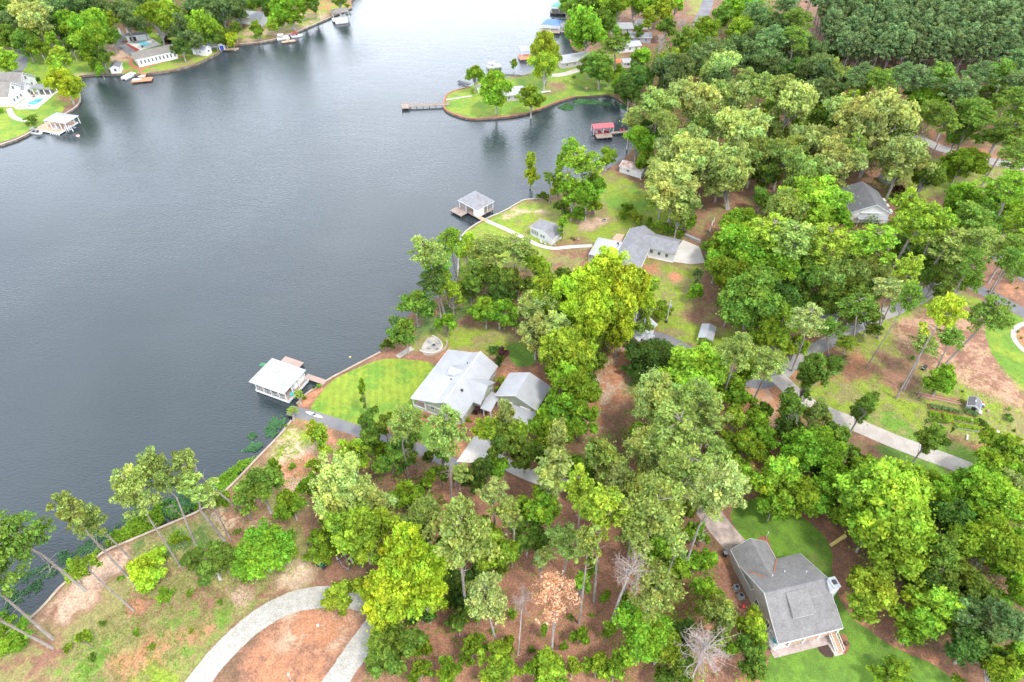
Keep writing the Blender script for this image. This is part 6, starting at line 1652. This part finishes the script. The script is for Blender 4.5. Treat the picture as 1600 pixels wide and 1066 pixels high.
# --- left bank: white house with pool
f = Fr("white_gabled_house", "large white gabled house beside a teal pool at far left", "house", -200.87, 264.65, 85.9)
g = f.o
house(f, -1.4, 9.2, -1.2, 12.5, 4.6, 8.6, M_shingle_brown, M_white, 'v', 3.9)
house(f, 9.3, 20.0, .4, 12.4, 4.6, 8.4, M_shingle_brown, M_white, 'v', 14.0)
house(f, 7.0, 13.0, -2.2, 4.0, 4.0, 6.2, M_shingle_lt, M_white, 'v', 10.0, wn="centre_wall")
for a, z in ((3.9, 6.4), (1.5, 2.4), (5.9, 2.4), (3.7, 2.4)): window(g, 'v', -.8, -1, a, z, 1.2, 1.4)
for a, z in ((14.6, 6.0), (16.5, 2.6)): window(g, 'v', .8, -1, a, z, 1.2, 1.4)
window(g, 'v', -1.8, -1, 10, 2.4, 1.4, 1.6)
MB().slab([(9.9, -11.0, 3.2), (14.3, -11.0, 3.2), (14.3, -3.2, 3.7), (9.9, -3.2, 3.7)], .2).build("pavilion_roof", M_shingle_lt, g)
posts(g, [(10.1, -10.8), (10.1, -8.2), (10.1, -5.6), (14.1, -10.8), (14.1, -7), (10.1, -3.4)], .66, 3.1, .3, None, "pavilion_post")
MB().prism([(-3.0, -3.2), (-2.4, -11.6), (12.6, -10.9), (15, -11.0), (15, -1.3), (-1.0, -1.3)], .45, .64).build("patio", M_conc_w, g)
MB().box(12.2, 14.0, -9.6, -4.5, .66, 1.5).build("outdoor_kitchen", M_shingle_brown, g)
def pool(fr, name, label, poly, deckcol, water):
    o = thing("swimming_pool", label, "swimming pool", fr.w(0, 0, 0), fr.a)
    MB().prism(poly, .5, .70).build("coping", deckcol, o)
    c = sum((Vector(p) for p in poly), Vector((0, 0))) / len(poly)
    MB().prism([c + (Vector(p) - c) * .93 for p in poly], .5, .715).build("pool_water", water, o)
pool(f, "pool", "teal irregular swimming pool by the large white gabled house", [(1.3, -5.6), (.9, -8.8), (3.4, -9.2), (7.3, -9.3), (7.0, -6.0), (5.0, -5.9), (3.3, -4.5)], M_conc_w, M_pool_dark)
for i, (u, v) in enumerate(((-1.2, -4.2), (-.9, -6.0), (-.6, -7.8))): chair(f.w(u, v, .64), f.a + i, ["upper", "middle", "lower"][i] + " dark chair on the white patio by the teal pool", "chairs by the teal pool", M_greym)
small("garden_table", "brown table on the patio above the teal pool", "table", f.w(8.5, -4.0, .64), [("tabletop", MB().box(-.8, .8, -.5, .5, .68, .74), M_rust), ("leg", MB().box(-.1, .1, -.1, .1, 0, .68), M_black)], f.a)
# long white building, pool and outbuildings
f = Fr("long_white_building", "long low white building with grey roof along the red path", "building", -164.86, 304.3, 36.6)
g = f.o
house(f, -1.0, 16.8, -.4, 8.6, 4.0, 5.3, M_shingle_brown, M_white, 'u', 5.6, ov=.35)
for i in range(10): window(g, 'v', -.05, -1, .8 + i * 1.62, 2.4, .9, 1.7)
for a in (1.8, 4.4): window(g, 'u', -.65, -1, a, 2.4, .9, 1.4)
f = Fr("pool_house", "small white pool house with dark roof behind the blue pool", "building", G(195, 57, 3.3).x, G(195, 57, 3.3).y, 18)
house(f, 0, 9.8, 0, 4.4, 3.3, 3.9, M_shingle_dark, M_white, 'u')
MB().box(1.6, 4.4, .34, .395, .7, 2.6).build("opening", M_glass, f.o)
patch("pool_deck", [(198, 68), (219, 79), (252, 70), (243, 64), (230, 56), (212, 60), (200, 62)], M_conc_w, .03)
A3 = lambda x, y: (160 + x / 8, 30 + y / 8)
o0 = G(*A3(520, 305)); pf = type("q", (), {})()
fr = Fr.__new__(Fr); fr.x, fr.y, fr.a = o0.x, o0.y, 0
pool(fr, "pool", "light blue rectangular swimming pool behind the long white building", [tuple((G(*A3(*q)) - o0)[:2]) for q in ((432, 292), (500, 345), (612, 318), (530, 270))], M_conc_w, M_pool)
patch("mulch_bed", [A3(295, 318), A3(320, 305), A3(470, 385), A3(420, 405)], M_redmulch, .04)
patch("terrace", [A3(90, 260), A3(170, 230), A3(200, 320), A3(130, 350)], M_tan, .02)
small("shrub_bed", "patch of red flowers in front of the pool house", "flower bed", G(*A3(285, 285)), [("flowers", MB().dome(0, 0, 0, 1.6, .7, .5, 12, 3), M_redmulch), ("edging", MB().box(-1.7, 1.7, -.85, -.75, 0, .2), M_brickred)])
for i, (x, y) in enumerate(((405, 255), (480, 250), (520, 242), (640, 290))): chair(G(*A3(x, y)) + Vector((0, 0, .03)), i * .8, ["first", "second", "third", "fourth"][i] + " reddish chair from the left around the light blue pool", "chairs around the light blue pool", M_rust if i != 2 else M_redp)
small("planter", "black urn at the near corner of the light blue pool", "planter", G(*A3(503, 355)), [("urn", MB().cyl(0, 0, 0, .8, .3, .42, 10), M_black), ("soil", MB().cyl(0, 0, .75, .82, .3, .3, 10), M_soil)])
f = Fr("shed", "small white shed with dark roof at the left end of the red path", "shed", -174.66, 297.0, 13.7)
house(f, -.2, 4.2, -.6, 5.4, 3.0, 4.1, M_shingle_dark, M_white, 'v', ov=.25); window(f.o, 'v', -.35, -1, 2.0, 2.0, 1.2, 1.4)
f = Fr("shed", "white cottage shed with green grey roof near the far shore bend", "shed", -146.57, 318.6, -16.7)
house(f, -.3, 7.6, 0, 4.6, 3.2, 4.5, M_greym, M_white, 'u', ov=.3); window(f.o, 'u', 7.3, 1, 2.3, 2.3, 1.5, 1.0); window(f.o, 'v', .3, -1, 4, 2.1, 1.0, .9)
f = Fr("blue_doored_shed", "tiny white shed with a bright blue door at the shore", "shed", G(343, 79).x, G(343, 79).y, 10)
house(f, 0, 2.6, 0, 2.4, 3.0, 3.8, M_white, M_white, 'v', ov=.12); MB().box(.5, 2.1, .06, .115, .65, 2.6).build("door", M_bluep, f.o)
pontoon("white covered boat on the bank behind the white shed", G(334, 74.5, .5), R(10), M_greym)
f = Fr("white_roofed_house", "white roofed house half hidden by trees on far left bank", "house", G(362, 36).x, G(362, 36).y, -15)
house(f, 0, 17, 0, 9, 4.0, 5.8, M_white_metal, M_white, 'u')
f = Fr("brick_house", "red brick house hidden in trees at the top of left bank", "house", G(466, 16).x, G(466, 16).y, 5)
house(f, 0, 9, 0, 7, 6.0, 7.6, M_shingle_brown, M_brickred, 'u')
for a in (2, 5): window(f.o, 'v', .4, -1, a, 2.5, 1.4, 1.6)
small("flagpole", "tall white flagpole on the far left bank lawn", "flagpole", G(502, 32), [("pole", MB().cyl(0, 0, 0, 9, .08, .05, 6), M_white)])
for i, (x, y) in enumerate(((188, 53), (200, 51))): small("gate_post", ["left", "right"][i] + " pale post at the drive behind the pool house", "post", G(x, y), [("post", MB().box(-.4, .4, -.4, .4, 0, 2.2 - .6 * i), M_white), ("cap", MB().box(-.5, .5, -.5, .5, 2.2 - .6 * i, 2.35 - .6 * i), M_conc)])
for i, (x, y, c_) in enumerate(((340, 55, M_white), (254, 55, M_greym), (262, 58, M_black))):
    o = thing("parked_car", ["white car behind trees on the far bank", "silver car beside the pool house lawn", "dark car beside the pool house lawn"][i], "car", G(x, y), R(20 + 20 * i))
    MB().box(-2.2, 2.2, -.9, .9, .35, .95).build("body", c_, o)
    MB().extr([(-1.5, -.8, .95), (-1.0, -.8, 1.5), (.6, -.8, 1.5), (1.2, -.8, .95)], (0, 1.6, 0)).build("cabin", M_glass, o)
    for a in (-1.4, 1.4):
        for b in (-.9, .9): MB().tube([(a, b - .1, .33), (a, b + .1, .33)], .33, 10).build("wheel", M_black, o)

# --- point and far houses at top centre
def far_house(name, label, px, py, deg, W, D, rm, wm, ze=3.4, zr=4.4, nwin=3, cat="house"):
    q = G(px, py); f = Fr(name, label, cat, q.x, q.y, deg)
    house(f, 0, W, 0, D, ze, zr, rm, wm, 'u')
    for i in range(nwin): window(f.o, 'v', .4, -1, W * (i + .8) / (nwin + .6), 2.1, 1.0, 1.2)
    return f
far_house("white_cottage", "white roofed cottage under the trees on the grassy point", 788, 160, 12, 9, 8, M_white_metal, M_siding_grey, 3.4, 4.6)
far_house("white_cottage", "tiny white cottage at the left end of the grassy point", 746, 146, 10, 3.6, 3.4, M_white_metal, M_white, 2.6, 3.4, 1, "shed")
far_house("white_roofed_house", "low white roofed house right of the tall poplar", 877, 109, 22, 17, 8.5, M_white_metal, M_siding_grey, 3.4, 4.3, 4)
far_house("white_roofed_house", "white roofed house high up between trees at top centre", 946, 54, 2, 13.5, 8, M_white_metal, M_siding_grey)
far_house("grey_roofed_house", "dark grey roofed house below the highest white roofed one", 978, 67, -5, 12, 7, M_shingle_lt, M_greym)
far_house("white_roofed_house", "white roofed house with a porch above the lime trees", 967, 84, 15, 11, 6.5, M_white_metal, M_white)
far_house("grey_roofed_house", "pale roofed house at the right of the far group", 995, 47, 8, 8, 7, M_shingle_lt, M_white)
far_house("white_shed", "white shed low in the far group beside an orange canopy", 973, 107, 10, 5, 5, M_white_metal, M_white, 3.0, 3.8, 1, "shed")
small("beach_umbrella", "orange canopy between the far white houses", "umbrella", G(965, 104), [("pole", MB().cyl(0, 0, 0, 2.6, .05, .05, 6), M_white), ("canopy", MB().dome(0, 0, 2.3, 1.9, 1.9, .8, 12, 3), M_orangep)])
small("patio_bench", "white bench on the grass of the point below poplar", "bench", G(853, 145), [("seat", MB().box(-2, 2, -.6, .6, .35, .5), M_conc_w), ("leg", MB().box(-1.8, -1.5, -.5, .5, 0, .35), M_conc), ("leg", MB().box(1.5, 1.8, -.5, .5, 0, .35), M_conc)], .2)
small("post_box", "brown feeder box at the corner of the dark hedge line", "post", G(915, 143), [("post", MB().cyl(0, 0, 0, 1.0, .1, .1, 6), M_wood), ("box", MB().box(-.5, .5, -.4, .4, 1.0, 1.7), M_rust)])
w_ = thing("wire_fence", "dark wire fence folding across the lawn of the point", "fence", G(915, 144))
O_ = G(915, 144); mb = MB(); mp2 = MB()
fp = [Vector(G(*p)) - Vector(O_) for p in [(880, 127), (915, 144), (945, 136)]]
for a, b in zip(fp[:-1], fp[1:]):
    for z in (.35, .7, 1.05): mb.tube([(a.x, a.y, z), (b.x, b.y, z)], .035, 4)
    for i in range(9):
        p = a.lerp(b, i / 8); mp2.tube([(p.x, p.y, 0), (p.x, p.y, 1.2)], .06, 5)
mb.build("wires", M_post, w_); mp2.build("posts", M_post, w_)
